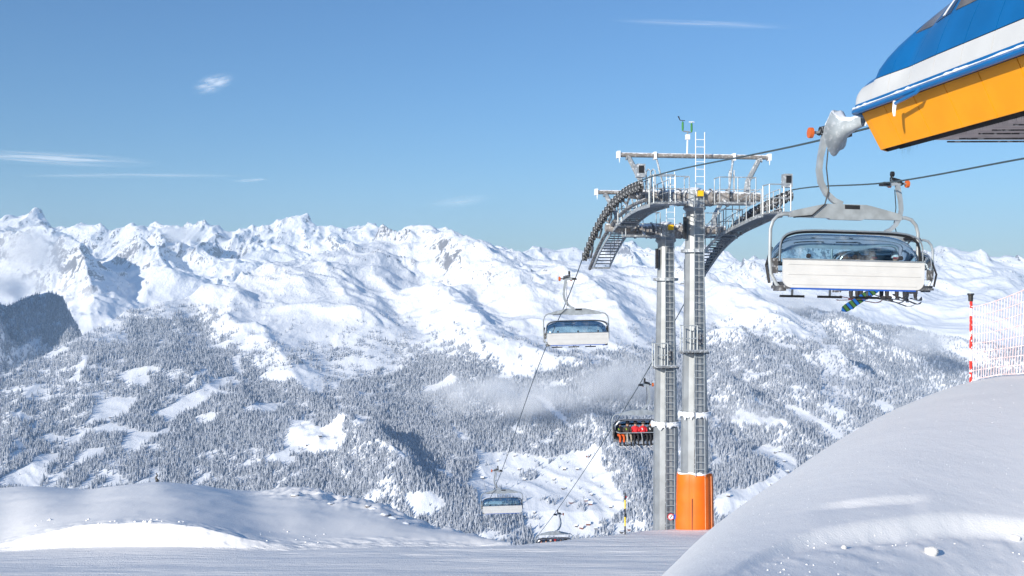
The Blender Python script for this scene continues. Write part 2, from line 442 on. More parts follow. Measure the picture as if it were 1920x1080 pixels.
crest_far = [([(50, 404), (70, 416), (100, 440), (130, 470)], 120, 620), ([(355, 418), (385, 430), (425, 450)], 110, 600),
             ([(550, 412), (570, 428), (600, 460)], 110, 600), ([(545, 414), (530, 432), (500, 470)], 90, 520),
             ([(-40, 455), (60, 478), (115, 505), (155, 545), (185, 600)], 430, 560), ([(300, 440), (270, 480), (300, 520), (330, 540)], 150, 420), ([(100, 460), (170, 470), (250, 490), (330, 470)], 110, 420),
             ([(1290, 462), (1350, 490), (1420, 530)], 130, 620), ([(1490, 462), (1470, 500), (1440, 540)], 110, 520),
             ([(1770, 463), (1740, 510), (1700, 560)], 150, 600), ([(600, 455), (650, 470), (700, 490)], 120, 420), ([(240, 470), (290, 520)], 110, 380)]
Xf, Yf, Zf = sheet(ridge_far, 770, g_far, -420, 2350, 1300, 300, 12, det_far, crest_far, back_len=3000, smooth=3)
o = link('skyline_mountains', grid_mesh('skyline_mountains', Xf, Yf, Zf, [M['snow_mtn']])); tag(o, kind='structure')

# ---- wooded spur on the left, behind the main massif
g_left = interp_tab([(530, 7300), (545, 7200), (650, 6500), (820, 5900)])
ridge_left = [(-700, 590), (-300, 585), (-100, 590), (0, 580), (50, 556), (90, 545), (115, 568), (140, 606), (160, 640), (210, 692), (320, 780)]
def det_left(X, Y, SX): return (ridged(X / 500 + Y / 900, Y / 900, 5, 202) - 0.9) * 60 + fbm(X / 120, Y / 120, 3, 204) * 6
Xl, Yl, Zl = sheet(ridge_left, 830, g_left, -620, 320, 330, 130, 8, det_left, [([(-95, 590), (-62, 680), (-42, 770), (-38, 850)], 300, 250), ([(-190, 500), (-140, 600), (-115, 700), (-105, 820)], 600, 430)], fit=False)  # both crests lie out of view, added to throw shade over the spur
o = link('left_spur', grid_mesh('left_spur', Xl, Yl, Zl, [M['snow_mtn']])); tag(o, kind='structure')

# ---- wooded spur on the right, behind the main massif
g_right = interp_tab([(560, 8100), (600, 7800), (700, 6900), (850, 6000)])
ridge_right = [(1150, 640), (1300, 592), (1380, 574), (1470, 574), (1560, 588), (1640, 604), (1740, 624), (1830, 640), (1920, 655), (2300, 710)]
def det_right(X, Y, SX): return (ridged(X / 800 + Y / 1500, Y / 1300, 5, 302) - 0.9) * 70 + fbm(X / 120, Y / 120, 3, 304) * 6
Xr, Yr, Zr = sheet(ridge_right, 850, g_right, 1150, 2300, 420, 150, 8, det_right, [([(1540, 590), (1620, 660), (1700, 740)], 90, 300), ([(1700, 620), (1760, 690)], 70, 260)])
o = link('right_spur', grid_mesh('right_spur', Xr, Yr, Zr, [M['snow_mtn']])); tag(o, kind='structure')

# ---- foreground snow: groomed piste, left knoll with ploughed bank, right mound
SK = [(-900, 950), (-400, 925), (0, 915), (60, 912), (160, 920), (220, 910), (300, 902), (380, 910), (480, 925), (500, 922), (560, 920), (620, 935), (680, 945), (730, 960), (780, 985), (830, 1002), (900, 1022), (960, 1060)]
SR = [(1100, 1230), (1180, 1140), (1240, 1080), (1290, 1030), (1330, 990), (1390, 948), (1450, 908), (1560, 832), (1630, 790), (1700, 756), (1760, 733), (1820, 714), (1870, 705), (1920, 700), (2100, 690), (2900, 670)]
def smtab(xs, ys, sig=26.0):
    gx_ = np.arange(-1100, 3100, 4.0); v = np.interp(gx_, xs, ys)
    kk = np.exp(-0.5 * (np.arange(-30, 31) * 4.0 / sig) ** 2); kk /= kk.sum()
    v = np.convolve(np.pad(v, 30, mode='edge'), kk, 'valid')
    return lambda q: np.interp(q, gx_, v)
t_ye = smtab([0, 850, 900, 1000, 1100, 1200, 1330, 2000], [38, 36.0, 36.0, 37.0, 39.0, 41.8, 44.5, 50], 40)
t_sk = smtab(*zip(*SK), 14); t_yc = smtab([-900, 500, 700, 900], [58, 54, 48, 40], 40); t_yf = smtab([-900, 0, 500, 900], [34.4, 34.7, 34.9, 37.5], 40)
t_wt = smtab([-900, 10, 60, 120, 200, 330, 420, 500, 540, 960], [0.1, 0.12, 0.5, 0.72, 0.90, 0.90, 0.55, 0.14, 0.03, 0], 26)
t_sr = smtab(*zip(*SR), 40); t_yr = smtab([1100, 1330, 1560, 1820, 1920, 2900], [7.5, 11, 17, 23, 24, 26], 80)
t_gs = smtab([1240, 1340, 1420, 1500, 1640, 1760, 1920, 2200], [1180, 1088, 1036, 1000, 972, 965, 973, 990], 30)
def piste_z(SX, y):
    ye = t_ye(SX)
    t = np.maximum(y - ye, 0); return -4.2 - 0.145 * y - 0.42 * (np.sqrt(t * t + 6) - 2.45)
def ground_z(SX, y, detail=True):
    x = (SX - 960) / F * y
    zp = piste_z(SX, y)
    zp = zp + (0.045 * fbm(x / 7, y / 1.3, 4, 401) if detail else 0)
    # left knoll
    ec = (t_sk(SX) - 540) / F
    yc = t_yc(SX)
    yf = t_yf(SX)
    yf = yf + 0.07 * pn(SX / 70.0, SX * 0 + 3.3, 5)
    wt = t_wt(SX)
    z0 = piste_z(SX, yf)
    ztop = z0 + wt
    zc = -ec * yc
    t = np.clip((y - yf - 0.55) / np.maximum(yc - yf - 0.55, 0.5), 0, 1)
    s1 = (zc - ztop)
    e = t ** 0.95
    zk = ztop + s1 * e + 0.55 * np.sin(math.pi * t) * 0.62
    zk = np.where(y < yf + 0.55, z0 + wt * 0.24 * sstep(-3.6, 0.7, y - yf) + wt * 0.76 * sstep(0, 0.80, y - yf + 0.10 + (0.06 * fbm(x / 0.5, y / 0.3, 3, 419) if detail else 0)) + 0.145 * np.maximum(yf - y, 0) - 0.35 * np.maximum(yf - 3.4 - y, 0), zk)
    tb = np.maximum(y - yc, 0); zk = zk - 0.45 * (np.sqrt(tb * tb + 3) - 1.73) - 0.12 * tb
    if detail:
        zk = zk + sstep(yf + 0.5, yf + 3, y) * (0.10 * fbm(x / 7, y / 7, 3, 411) + 0.012 * ridged(x / 1.5, y / 2.2, 3, 415)) + 0.035 * fbm(x / 0.7, y / 0.5, 3, 417) * sstep(yf, yf + 0.2, y) * sstep(yf + 2.5, yf + 0.8, y)
        rough = sstep(430, 600, SX) * sstep(0.45, 0.9, t)
        zk = zk + rough * 0.22 * ridged(x / 1.7, y / 1.7, 4, 421) * sstep(960, 880, SX)
    zk = np.where(SX > 960, -1e6, zk)
    z = np.maximum(zp, zk)
    # right mound
    e = (t_sr(SX) - 540) / F
    yr = t_yr(SX)
    k = 0.0035 + 0.002 * np.log1p(np.exp(np.clip(((1.45 - 5 * e) / (yr - 5) ** 2 - 0.0035) / 0.002, -30, 30)))
    zm = -e * y - np.where(y < yr, k, 0.03) * (y - yr) ** 2
    zm = np.where(y > yr + 8, -1e6, zm)
    zm = np.where(SX < 1100, -1e6, zm)
    if detail:
        zm = zm + 0.012 * fbm(x / 3.0, y / 3.0, 2, 431) * sstep(3, 9, y) + 0.002 * fbm(x / 0.35, y / 0.35, 3, 441)
        # ski cut with a sun-facing bank
        gs = t_gs(SX)
        # depth at which the mound meets that line of sight
        eg = (gs - 540) / F
        b = eg - e; yg = yr + (b / (2 * k)) - np.sqrt(np.maximum((b / (2 * k)) ** 2 + yr * b / k, 0))
        yg = yg + 0.035 * fbm(SX / 130.0, SX * 0 + 1.7, 2, 451)
        dlt = yg - y
        A = np.interp(SX, [1240, 1380, 1480, 1640, 1920, 2100], [0.0, 0.015, 0.08, 0.15, 0.13, 0.1])
        zm = zm - A * sstep(-0.06, 0.26, dlt) * np.exp(-np.maximum(dlt, 0) / 0.9) * (1 + 0.10 * fbm(x / 0.3, y / 0.3, 3, 455))
        clod = sstep(0.1, 0.5, dlt) * np.exp(-np.maximum(dlt, 0) / 1.1)
        zm = zm + clod * 0.03 * np.maximum(fbm(x / 0.28, y / 0.28, 4, 461), 0)
        # a fainter cut above it
        g2 = np.interp(SX, [1500, 1580, 1650, 1740], [955, 940, 932, 928]); e2 = (g2 - 540) / F
        b2 = e2 - e; y2 = yr + b2 / (2 * k) - np.sqrt(np.maximum((b2 / (2 * k)) ** 2 + yr * b2 / k, 0))
        w2 = sstep(1500, 1600, SX) * sstep(1750, 1700, SX)
        d2 = y2 - y; zm = zm - 0.05 * w2 * sstep(-0.02, 0.12, d2) * np.exp(-np.maximum(d2, 0) / 0.5)
    z = np.maximum(z, zm)
    return z
sxg = np.concatenate([np.linspace(-900, -40, 90)[:-1], np.linspace(-40, 1960, 720), np.linspace(1960, 2900, 90)[1:]])
yg_ = np.concatenate([np.exp(np.linspace(math.log(2.2), math.log(33.5), 280))[:-1], np.linspace(33.5, 38.0, 80)[:-1], np.exp(np.linspace(math.log(38.0), math.log(130), 170))])
SXG, YG = np.meshgrid(sxg, yg_)
ZG = ground_z(SXG, YG)
Yx = np.vstack([YG, np.full((1, len(sxg)), 600.0), np.full((1, len(sxg)), 2900.0)])
Zx = np.vstack([ZG, ZG[-1:] * 0 - 330, ZG[-1:] * 0 - 1000.0])
SXx = np.vstack([SXG, SXG[:2]])
Xx = (SXx - 960) / F * Yx
def piste_mat():
    m = snow_mat('groomed_snow', [(0.55, 5, 0.16, (0.22, 1.5, 1)), (3.0, 4, 0.06, (0.30, 2.0, 1)), (20, 3, 0.02, (1, 1, 1))])
    return m
M['piste'] = piste_mat()
gme = grid_mesh('snow_ground', Xx, Yx, Zx, [M['piste'], M['snow_near']])
mi = np.ones(SXx.shape, np.int32)
zp_ = piste_z(SXx, Yx)
mi[np.abs(Zx - zp_) < 0.16] = 0; mi[-2:] = 1
gme.polygons.foreach_set('material_index', mi[:-1, :-1].reshape(-1)); gme.update()
tag(link('snow_ground', gme), kind='structure')
def gz(sx, y): return float(ground_z(np.array([[float(sx)]]), np.array([[float(y)]]))[0, 0])

# ================================================================ FOREST
def in_poly(px, py, poly):
    r = np.zeros(px.shape, bool); n = len(poly)
    for i in range(n):
        x0, y0 = poly[i]; x1, y1 = poly[(i + 1) % n]
        if y0 == y1: continue
        c = ((y0 > py) != (y1 > py)) & (px < (x1 - x0) * (py - y0) / (y1 - y0) + x0); r ^= c
    return r
MEADOWS = [
 [(178, 765), (207, 743), (259, 743), (237, 773), (207, 791), (174, 791), (144, 806), (159, 787)],
 [(218, 710), (252, 691), (281, 684), (296, 687), (278, 702), (285, 721), (274, 730), (241, 721)],
 [(344, 721), (370, 698), (400, 687), (370, 710), (348, 732)],
 [(281, 780), (315, 761), (363, 735), (407, 713), (441, 702), (426, 721), (389, 747), (370, 765), (333, 780), (311, 798), (307, 784)],
 [(478, 710), (518, 691), (578, 684), (600, 702), (607, 735), (578, 735), (548, 713), (518, 717)],
 [(448, 767), (481, 756), (533, 758), (518, 769), (467, 771)],
 [(533, 828), (544, 791), (578, 787), (589, 802), (640, 806), (650, 823), (640, 843), (593, 850), (548, 854), (515, 869), (496, 861), (533, 847)],
 [(0, 873), (30, 847), (59, 843), (22, 861), (0, 887)],
 [(0, 899), (37, 880), (74, 854), (119, 850), (89, 873), (81, 895), (70, 917), (0, 917)],
 [(141, 858), (163, 839), (207, 836), (178, 854), (156, 865), (119, 891), (100, 917), (70, 917), (119, 885)],
 [(141, 915), (174, 887), (170, 915)], [(181, 915), (222, 887), (226, 902), (215, 917)], [(230, 915), (274, 898), (296, 880), (300, 902), (259, 912)],
 [(356, 912), (400, 876), (393, 902), (367, 913)], [(415, 865), (452, 852), (430, 869)],
 [(222, 839), (244, 802), (267, 810), (307, 817), (285, 824), (237, 847)],
 [(896, 850), (935, 846), (1015, 858), (1094, 850), (1118, 834), (1129, 842), (1125, 870), (1149, 902), (1169, 933), (1173, 957), (1149, 973), (1213, 981), (1213, 1010), (1015, 1012), (987, 989), (975, 965), (904, 969), (896, 937), (876, 906), (896, 878)],
 [(757, 925), (809, 921), (836, 949), (813, 965), (777, 973), (761, 949)],
 [(990, 738), (1023, 746), (1085, 811), (1046, 792)], [(710, 830), (745, 838), (773, 866), (753, 862)],
 [(666, 779), (694, 783), (690, 795), (666, 795)], [(845, 795), (876, 815), (880, 834), (860, 826)],
 [(1402, 846), (1439, 835), (1461, 839), (1493, 864), (1490, 890), (1453, 915), (1424, 933), (1373, 966), (1340, 977), (1337, 933), (1373, 919), (1395, 919), (1424, 904), (1457, 890), (1453, 868)],
 [(1465, 757), (1512, 771), (1588, 824), (1565, 822), (1520, 792)], [(1338, 845), (1350, 870), (1330, 880), (1330, 850)], [(1455, 770), (1480, 778), (1470, 788)], [(1330, 780), (1360, 790), (1345, 796)],
 [(900, 560), (940, 640), (975, 680), (1010, 715), (965, 705), (925, 670), (890, 620)],
 [(380, 650), (420, 640), (500, 628), (548, 632), (540, 640), (440, 648), (400, 660)], [(660, 675), (700, 672), (710, 690), (680, 695)], [(610, 720), (640, 715), (630, 735)],
 [(1010, 985), (1060, 975), (1150, 985), (1150, 1010), (1000, 1010)]]
def forest_points(X, Y, Z, nfront, kind):
    X, Y, Z = X[:nfront], Y[:nfront], Z[:nfront]
    dx = (X[:-1, 1:] - X[:-1, :-1]); dy = (Y[1:, :-1] - Y[:-1, :-1]); area = np.abs(dx * dy)
    xc = 0.25 * (X[:-1, 1:] + X[:-1, :-1] + X[1:, 1:] + X[1:, :-1]); yc = 0.25 * (Y[:-1, 1:] + Y[:-1, :-1] + Y[1:, 1:] + Y[1:, :-1]); zc = 0.25 * (Z[:-1, 1:] + Z[:-1, :-1] + Z[1:, 1:] + Z[1:, :-1])
    sx = 960 + F * xc / yc; sy = 540 - F * zc / yc
    wx = sx + 5 * fbm(xc / 130, yc / 130, 3, 501) ; wy = sy + 4 * fbm(xc / 160, yc / 160, 3, 511)
    n1 = fbm(xc / 420, yc / 420, 4, 521); n2 = fbm(xc / 90, yc / 90, 3, 531)
    if kind == 'main':
        full = np.interp(sx, [-100, 240, 390, 480, 600, 700, 850, 930, 1010, 1100, 1200, 1330, 1450, 1560, 1700, 1900], [560, 590, 605, 700, 722, 710, 670, 715, 700, 690, 670, 650, 630, 640, 650, 650])
        none = np.interp(sx, [-100, 240, 390, 480, 600, 700, 850, 930, 1010, 1100, 1200, 1330, 1450, 1560, 1700, 1900], [500, 560, 530, 545, 555, 560, 545, 590, 600, 590, 585, 575, 570, 590, 600, 600])
        t = np.clip((sy - none) / (full - none), 0, 1)
        dens = np.where(t >= 1, 1.0, np.clip((t * 1.1 - 0.55 + 0.7 * n2 + 0.5 * n1), 0, 1) * t * 0.8)
        mead = np.zeros(sx.shape, bool)
        for p in MEADOWS: mead |= in_poly(wx, wy, p)
        # narrow clearings running down the slope
        lane = ridged((xc * 0.8 + yc * 0.5) / 520, (yc - 0.5 * xc) / 1500, 2, 541)
        mead |= (lane > 1.32 + 0.10 * n2) & (sy < 900)
        val = (sy > 838) & (sx > 880) & (sx < 1230)
        dens = np.where(mead, 0.006 + 0.05 * (n2 > 0.75) + 0.45 * val * (n2 + 0.6 * n1 > 0.62), dens)
        dens *= np.clip(0.95 + 0.9 * n2 + 0.35 * n1, 0.08, 1.25)
    elif kind == 'left':
        dens = np.clip(1.1 + 0.8 * n1 + 0.8 * n2 - sstep(585, 545, sy) * 0.9, 0, 1)
    else:
        dens = np.clip(0.8 + 0.7 * n1 + 0.6 * n2, 0, 1)
    vis = (sx > -70) & (sx < 1990) & (sy < np.interp(sx, [0, 500, 700, 900, 1330, 1450, 1700, 1920], [945, 950, 985, 1045, 1020, 940, 780, 730]))
    sp = np.interp(yc, [3000, 5000, 8000], [6.6, 7.2, 8.4])
    lam = area / sp ** 2 * dens * vis
    cnt = rng.poisson(np.clip(lam, 0, 50))
    r, c = np.nonzero(cnt); k = cnt[r, c]; r = np.repeat(r, k); c = np.repeat(c, k)
    u = rng.random(len(r)); v = rng.random(len(r))
    def bil(A): return A[r, c] * (1 - u) * (1 - v) + A[r, c + 1] * u * (1 - v) + A[r + 1, c] * (1 - u) * v + A[r + 1, c + 1] * u * v
    sc_ = np.clip(rng.normal(1.0, 0.30, len(r)), 0.4, 1.9) * (0.75 + 0.25 * np.clip(dens[r, c], 0, 1)) * np.interp(yc[r, c], [3000, 4500, 9000], [18.5, 19, 21])
    return np.stack([bil(X), bil(Y), bil(Z) - 0.6, sc_], -1)
pts = np.vstack([forest_points(Xm, Ym, Zm, 400, 'main'), forest_points(Xl, Yl, Zl, 130, 'left'), forest_points(Xr, Yr, Zr, 150, 'right')])
print('forest points', len(pts))

def conifer_mesh(name, seed):
    """unit-height snow-laden spruce: trunk and uneven drooping tiers"""
    r = random.Random(seed); b = MB()
    b.tube([(0, 0, -0.03), (0, 0, 0.5)], [0.022, 0.012], 4)
    tiers = 5; n = 6
    for i in range(tiers):
        z0 = 0.07 + 0.17 * i; top = min(1.0, z0 + 0.30 - 0.01 * i); w = 0.19 * (1 - i / (tiers + 0.7)) + 0.015
        ph = r.random()
        vs = [(r.uniform(-.01, .01), r.uniform(-.01, .01), top)]
        for k in range(n):
            a = 2 * math.pi * (k + ph) / n; q = w * r.uniform(0.68, 1.22); vs.append((q * math.cos(a), q * math.sin(a), z0 + r.uniform(-0.035, 0.03)))
        vs.append((0, 0, z0 + 0.05))
        fs = [(0, 1 + k, 1 + (k + 1) % n) for k in range(n)] + [(n + 1, 1 + (k + 1) % n, 1 + k) for k in range(n)]
        b.add(vs, fs)
    return b.mesh(name, M['tree'])
tree_meshes = [conifer_mesh('snowy_conifer', 50 + i) for i in range(5)]

# the trees that show largest become things of their own
sxp = 960 + F * pts[:, 0] / pts[:, 1]; syp = 540 - F * (pts[:, 2] + pts[:, 3] * 0.5) / pts[:, 1]
app = pts[:, 3] / pts[:, 1]
fg = np.interp(sxp, [0, 300, 500, 620, 730, 830, 900, 1200, 1330, 1450, 1560, 1700, 1820, 1920], [910, 898, 918, 928, 955, 995, 1012, 988, 978, 902, 825, 750, 708, 695])
okv = (sxp > 5) & (sxp < 1915) & (syp < fg - 6)
order = np.argsort(-np.where(okv, app, 0))[:300]
keep = np.ones(len(pts), bool); keep[order] = False
for j, i in enumerate(order):
    x, y, z, s = pts[i]
    t = link('snowy_conifer', tree_meshes[j % 5]); t.location = (x, y, z); t.scale = (s * 1.05, s * 1.05, s); t.rotation_euler = (0, 0, rng.random() * 6.28)
    tag(t, 'frost-covered spruce among the nearest trees at the bottom of the valley slope', 'tree', 'nearest frosted spruces on the lower valley slope')
fp = pts[keep]
me = bpy.data.meshes.new('forest'); me.vertices.add(len(fp)); me.vertices.foreach_set('co', fp[:, :3].astype(np.float32).reshape(-1))
at = me.attributes.new('tree_size', 'FLOAT', 'POINT'); at.data.foreach_set('value', fp[:, 3].astype(np.float32))
at = me.attributes.new('tree_turn', 'FLOAT', 'POINT'); at.data.foreach_set('value', (rng.random(len(fp)) * 6.28).astype(np.float32))
at = me.attributes.new('tree_kind', 'INT', 'POINT'); at.data.foreach_set('value', rng.integers(0, 5, len(fp)).astype(np.int32))
me.materials.append(M['tree'])
forest = link('forest', me); tag(forest, 'frosted conifer forest covering the lower mountain slopes', 'forest', kind='stuff')
ng = bpy.data.node_groups.new('forest_nodes', 'GeometryNodeTree')
ng.interface.new_socket('Geometry', in_out='INPUT', socket_type='NodeSocketGeometry'); ng.interface.new_socket('Geometry', in_out='OUTPUT', socket_type='NodeSocketGeometry')
gi = ng.nodes.new('NodeGroupInput'); go = ng.nodes.new('NodeGroupOutput'); jn = ng.nodes.new('GeometryNodeJoinGeometry')
def attr(nm, ty):
    a = ng.nodes.new('GeometryNodeInputNamedAttribute'); a.data_type = ty; a.inputs[0].default_value = nm; return a.outputs[0]
cx = ng.nodes.new('ShaderNodeCombineXYZ'); ng.links.new(attr('tree_turn', 'FLOAT'), cx.inputs[2]); szs = attr('tree_size', 'FLOAT'); kd = attr('tree_kind', 'INT')
for i in range(5):
    src = bpy.data.objects.new('snowy_conifer_source', tree_meshes[i])
    oi = ng.nodes.new('GeometryNodeObjectInfo'); oi.inputs[0].default_value = src
    ip = ng.nodes.new('GeometryNodeInstanceOnPoints'); cmp_ = ng.nodes.new('FunctionNodeCompare'); cmp_.data_type = 'INT'; cmp_.operation = 'EQUAL'
    ng.links.new(kd, cmp_.inputs[2]); cmp_.inputs[3].default_value = i
    ng.links.new(gi.outputs[0], ip.inputs['Points']); ng.links.new(cmp_.outputs[0], ip.inputs['Selection']); ng.links.new(oi.outputs['Geometry'], ip.inputs['Instance'])
    ng.links.new(cx.outputs[0], ip.inputs['Rotation']); ng.links.new(szs, ip.inputs['Scale']); ng.links.new(ip.outputs[0], jn.inputs[0])
ng.links.new(jn.outputs[0], go.inputs[0])
md = forest.modifiers.new('forest', 'NODES'); md.node_group = ng

#@@OBJECTS@@
# ================================================================ LIFT LINE GEOMETRY
LD = Vector((-0.1357, 0.9907, 0)).normalized()        # downhill direction of the lift line
LN = Vector((LD.y, -LD.x, 0))                          # to the right of it
LRZ = math.atan2(-LD.x, LD.y)                          # turns local +Y onto the line
def lx(side, y): return (10.89 if side < 0 else 17.05) - 0.137 * y
def lpt(side, sx, sy):
    """photo pixel -> point in the vertical plane of that line"""
    a = (sx - 960) / F; y = (10.89 if side < 0 else 17.05) / (a + 0.137); return y, (540 - sy) / F * y
kl = [(12.0, 3.25)] + [lpt(-1, *p) for p in ((1578, 253), (1189, 343), (1158, 364), (1131, 398), (1116, 425), (1101, 461), (1073, 538), (1020, 660), (939, 887), (898, 982))] + [(150, -47)]
kr = [(12.0, 3.2)] + [lpt(1, *p) for p in ((1920, 297), (1675, 341), (1482, 357), (1439, 376), (1395, 402), (1365, 432), (1344, 462), (1332, 480), (1280, 575), (1203, 714), (1130, 830), (1042, 960), (1000, 1016))] + [(150, -50)]
rz_l = hermite(*zip(*kl)); rz_r = hermite(*zip(*kr))
def rope_pt(side, y): return Vector((lx(side, y), y, float((rz_l if side < 0 else rz_r)(y))))
for side, nm in ((-1, 'downhill'), (1, 'uphill')):
    ys = np.concatenate([np.linspace(12, 40, 29), np.linspace(40.5, 53, 51), np.linspace(54, 150, 49)])
    b = MB(); b.tube([rope_pt(side, y) for y in ys], 0.026, 6)
    o = b.build('haul_rope', M['rope'], smooth=True)
    tag(o, 'grey steel rope carrying the empty chairs on the left side of the towers' if side < 0 else 'grey steel rope carrying the occupied chairs on the right side of the towers', 'rope', 'haul ropes of the chairlift')

# ================================================================ LIFT TOWERS
def ladder(parent, p0, p1, w, side_dir, step=0.29, mat=None, r=0.022):
    """> stile, rung ; from p0 up to p1"""
    mat = mat or M['steel_lt']
    lad = empty('ladder', (0, 0, 0), 0, parent)
    p0, p1, sd = Vector(p0), Vector(p1), Vector(side_dir).normalized()
    for s in (-1, 1):
        b = MB(); b.tube([p0 + sd * (s * w / 2), p1 + sd * (s * w / 2)], r, 5); b.build('stile', mat, lad)
    n = int((p1 - p0).length / step); bm_ = MB(); bm_.tube([sd * (-w / 2), sd * (w / 2)], r * 0.75, 5); me_ = bm_.mesh('rung', mat)
    for i in range(1, n): link('rung', me_, lad, tuple(p0 + (p1 - p0) * (i / n)))
    return lad

def railing(parent, pts, h=1.05, r=0.024, mat=None, step=0.9, name='railing'):
    """posts and two rails along a polyline, one welded piece"""
    mat = mat or M['steel_ice']; b = MB(); pts = [Vector(p) for p in pts]
    up = Vector((0, 0, 1))
    ps = []
    for a, c in zip(pts[:-1], pts[1:]):
        n = max(1, round((c - a).length / step))
        for i in range(n): ps.append(a + (c - a) * (i / n))
    ps.append(pts[-1])
    b.tube([pts[0] + up * (h - 0.12)] + [p + up * h for p in pts] + [pts[-1] + up * (h - 0.12)], r, 5)
    b.tube([p + up * (h * 0.5) for p in pts], r * 0.8, 5)
    for p in ps: b.tube([p - up * 0.05, p + up * h], r, 5)
    return b.build(name, mat, parent)

def lift_tower(ypos, name_label, far):
    C0 = Vector((13.90 - 0.137 * ypos, ypos, 0))
    sx_ = 960 + F * C0.x / ypos
    gzv = gz(sx_, ypos) - 0.3
    root = empty('lift_tower', (C0.x, C0.y, gzv), LRZ)
    H = (3.95 if not far else 2.75) - gzv               # crossarm axis above the root
    tag(root, name_label, 'lift tower', 'steel lift towers of the chairlift')
    def W(y, side):                                      # rope point in this tower's frame
        p = rope_pt(side, y) - Vector((C0.x, C0.y, gzv)); return Vector((p.dot(LN), p.dot(LD), p.z))
    fl = H - (14.4 - 5.0 if not far else 9.2)            # flange height
    col = empty('column', (0, 0, 0), 0, root)
    nf = 12
    lower = MB(); lower.lathe([(0.61, 0), (0.58, fl - 0.06)], nf, ph=0.5); lower.build('lower_shaft', M['steel'], col)
    upper = MB(); upper.lathe([(0.56, fl + 0.06), (0.38, H - 0.75), (0.38, H - 0.62), (0.5, H - 0.5), (0.42, H - 0.22)], nf, ph=0.5); upper.build('upper_shaft', M['steel'], col)
    f = MB(); f.lathe([(0.60, fl - 0.06), (0.71, fl - 0.055), (0.71, fl + 0.055), (0.6, fl + 0.06)], 24); f.build('flange', M['steel_ice'], col)
    rr = random.Random(5 + far)
    f = MB()                                             # rime crust and icicles hanging under the flange
    pro = []
    n = 60; vs = []; fs = []
    for k in range(n):
        a = 2 * math.pi * k / n; hh = 0.02 + 0.20 * rr.random() ** 2; top = 0.03 * rr.random()
        for r_, z_ in ((0.62, fl + 0.08 + top), (0.70, fl + 0.075), (0.725, fl - 0.05), (0.69, fl - 0.07 - hh)):
            vs.append((r_ * math.cos(a), r_ * math.sin(a), z_))
    for k in range(n):
        l = (k + 1) % n
        for j in range(3): fs.append((k * 4 + j, l * 4 + j, l * 4 + j + 1, k * 4 + j + 1))
    f.add(vs, fs); f.build('rime_crust', M['rime'], col)
    # weld seams with cable conduit
    b = MB(); b.tube([(-0.22, -0.69, 0.2), (-0.20, -0.66, fl - 0.2), (-0.28, -0.80, fl), (-0.20, -0.60, fl + 0.3), (-0.14, -0.46, H - 1.0)], 0.022, 5); b.build('conduit', M['steel_dk'], root)
    # ladder on the uphill face, right of the middle
    lay = -0.64
    ladder(root, (0.0, -0.80, 0.6 if far else 2.75), (-0.02, -0.78, fl - 0.15), 0.40, (1, -0.15, 0))
    ladder(root, (-0.02, -0.76, fl + 0.15), (0.03, -0.55, H + 0.1), 0.40, (1, -0.15, 0))
    ladder(root, (0.05, -0.62, H + 0.2), (0.05, -0.62, H + 2.75), 0.40, (1, 0, 0), mat=M['rime'])
    # rest platform part way up
    hp = fl + 2.75
    pl = empty('rest_platform', (0, 0, 0), 0, root)
    b = MB(); b.box((-0.28, -0.78, hp), (1.1, 0.5, 0.09)); b.build('deck', M['grating'], pl)
    b = MB()
    for zz in (0.55, 1.1):
        b.tube([(-0.82, -0.55, hp + zz), (-0.82, -1.0, hp + zz), (-0.20, -1.0, hp + zz), (-0.20, -0.6, hp + zz)], 0.03, 5)
    for xx, yy in ((-0.82, -0.6), (-0.82, -1.0), (-0.5, -1.0), (-0.20, -1.0)): b.tube([(xx, yy, hp), (xx, yy, hp + 1.1)], 0.03, 5)
    b.build('guard_rail', M['steel_lt'], pl)
    b = MB(); b.lathe([(0.50, hp - 0.16), (0.64, hp - 0.15), (0.64, hp - 0.07), (0.50, hp - 0.06)], 12); b.build('bracket_ring', M['steel_dk'], pl)
    b = MB(); b.box((0.02, -0.66, hp + 0.5), (0.22, 0.14, 0.45)); b.build('junction_box', M['steel_dk'], pl)
    # upper hoop
    b = MB(); b.lathe([(0.46, H - 2.42), (0.60, H - 2.40), (0.60, H - 2.28), (0.46, H - 2.26)], 16); b.build('hoop', M['steel_ice'], root)
    b = MB(); b.box((-0.50, -0.22, H - 1.35), (0.10, 0.22, 0.95)); b.build('cable_box', M['black'], root)
    # crossarm with flared middle
    wl, wr = -3.05, 3.05
    b = MB(); b.tube([(wl + 0.1, 0, H + 0.12), (-1.4, 0, H + 0.02), (-0.75, 0, H - 0.03), (0.75, 0, H - 0.03), (1.4, 0, H + 0.02), (wr - 0.1, 0, H + 0.05)], [0.20, 0.27, 0.36, 0.36, 0.27, 0.20], 12)
    b.build('crossarm', M['beam'], root, smooth=True)
    for xx in (-1.5, -0.72, 0.72, 1.5):
        b = MB(); b.lathe([(0.26, xx - 0.03), (0.40, xx - 0.03), (0.40, xx + 0.03), (0.26, xx + 0.03)], 14, axis='X', c=(0, 0, H)); b.build('arm_collar', M['steel_dk'], root)
    b = MB(); b.lathe([(0.43, H - 0.42), (0.48, H - 0.2), (0.47, H + 0.3), (0.2, H + 0.42)], 12); b.build('head', M['steel_ice'], root)
    b = MB(); b.box((0.08, -0.56, H + 0.12), (0.24, 0.16, 0.24)); b.build('warning_board', M['sign_yellow'], root)
    # lifting frame above the arm
    zt = H + 1.78
    b = MB(); b.tube([(-3.45, 0, zt + 0.02), (3.45, 0, zt + 0.02)], 0.105, 10); gb = b.build('lifting_beam', M['beam'], root, smooth=True)
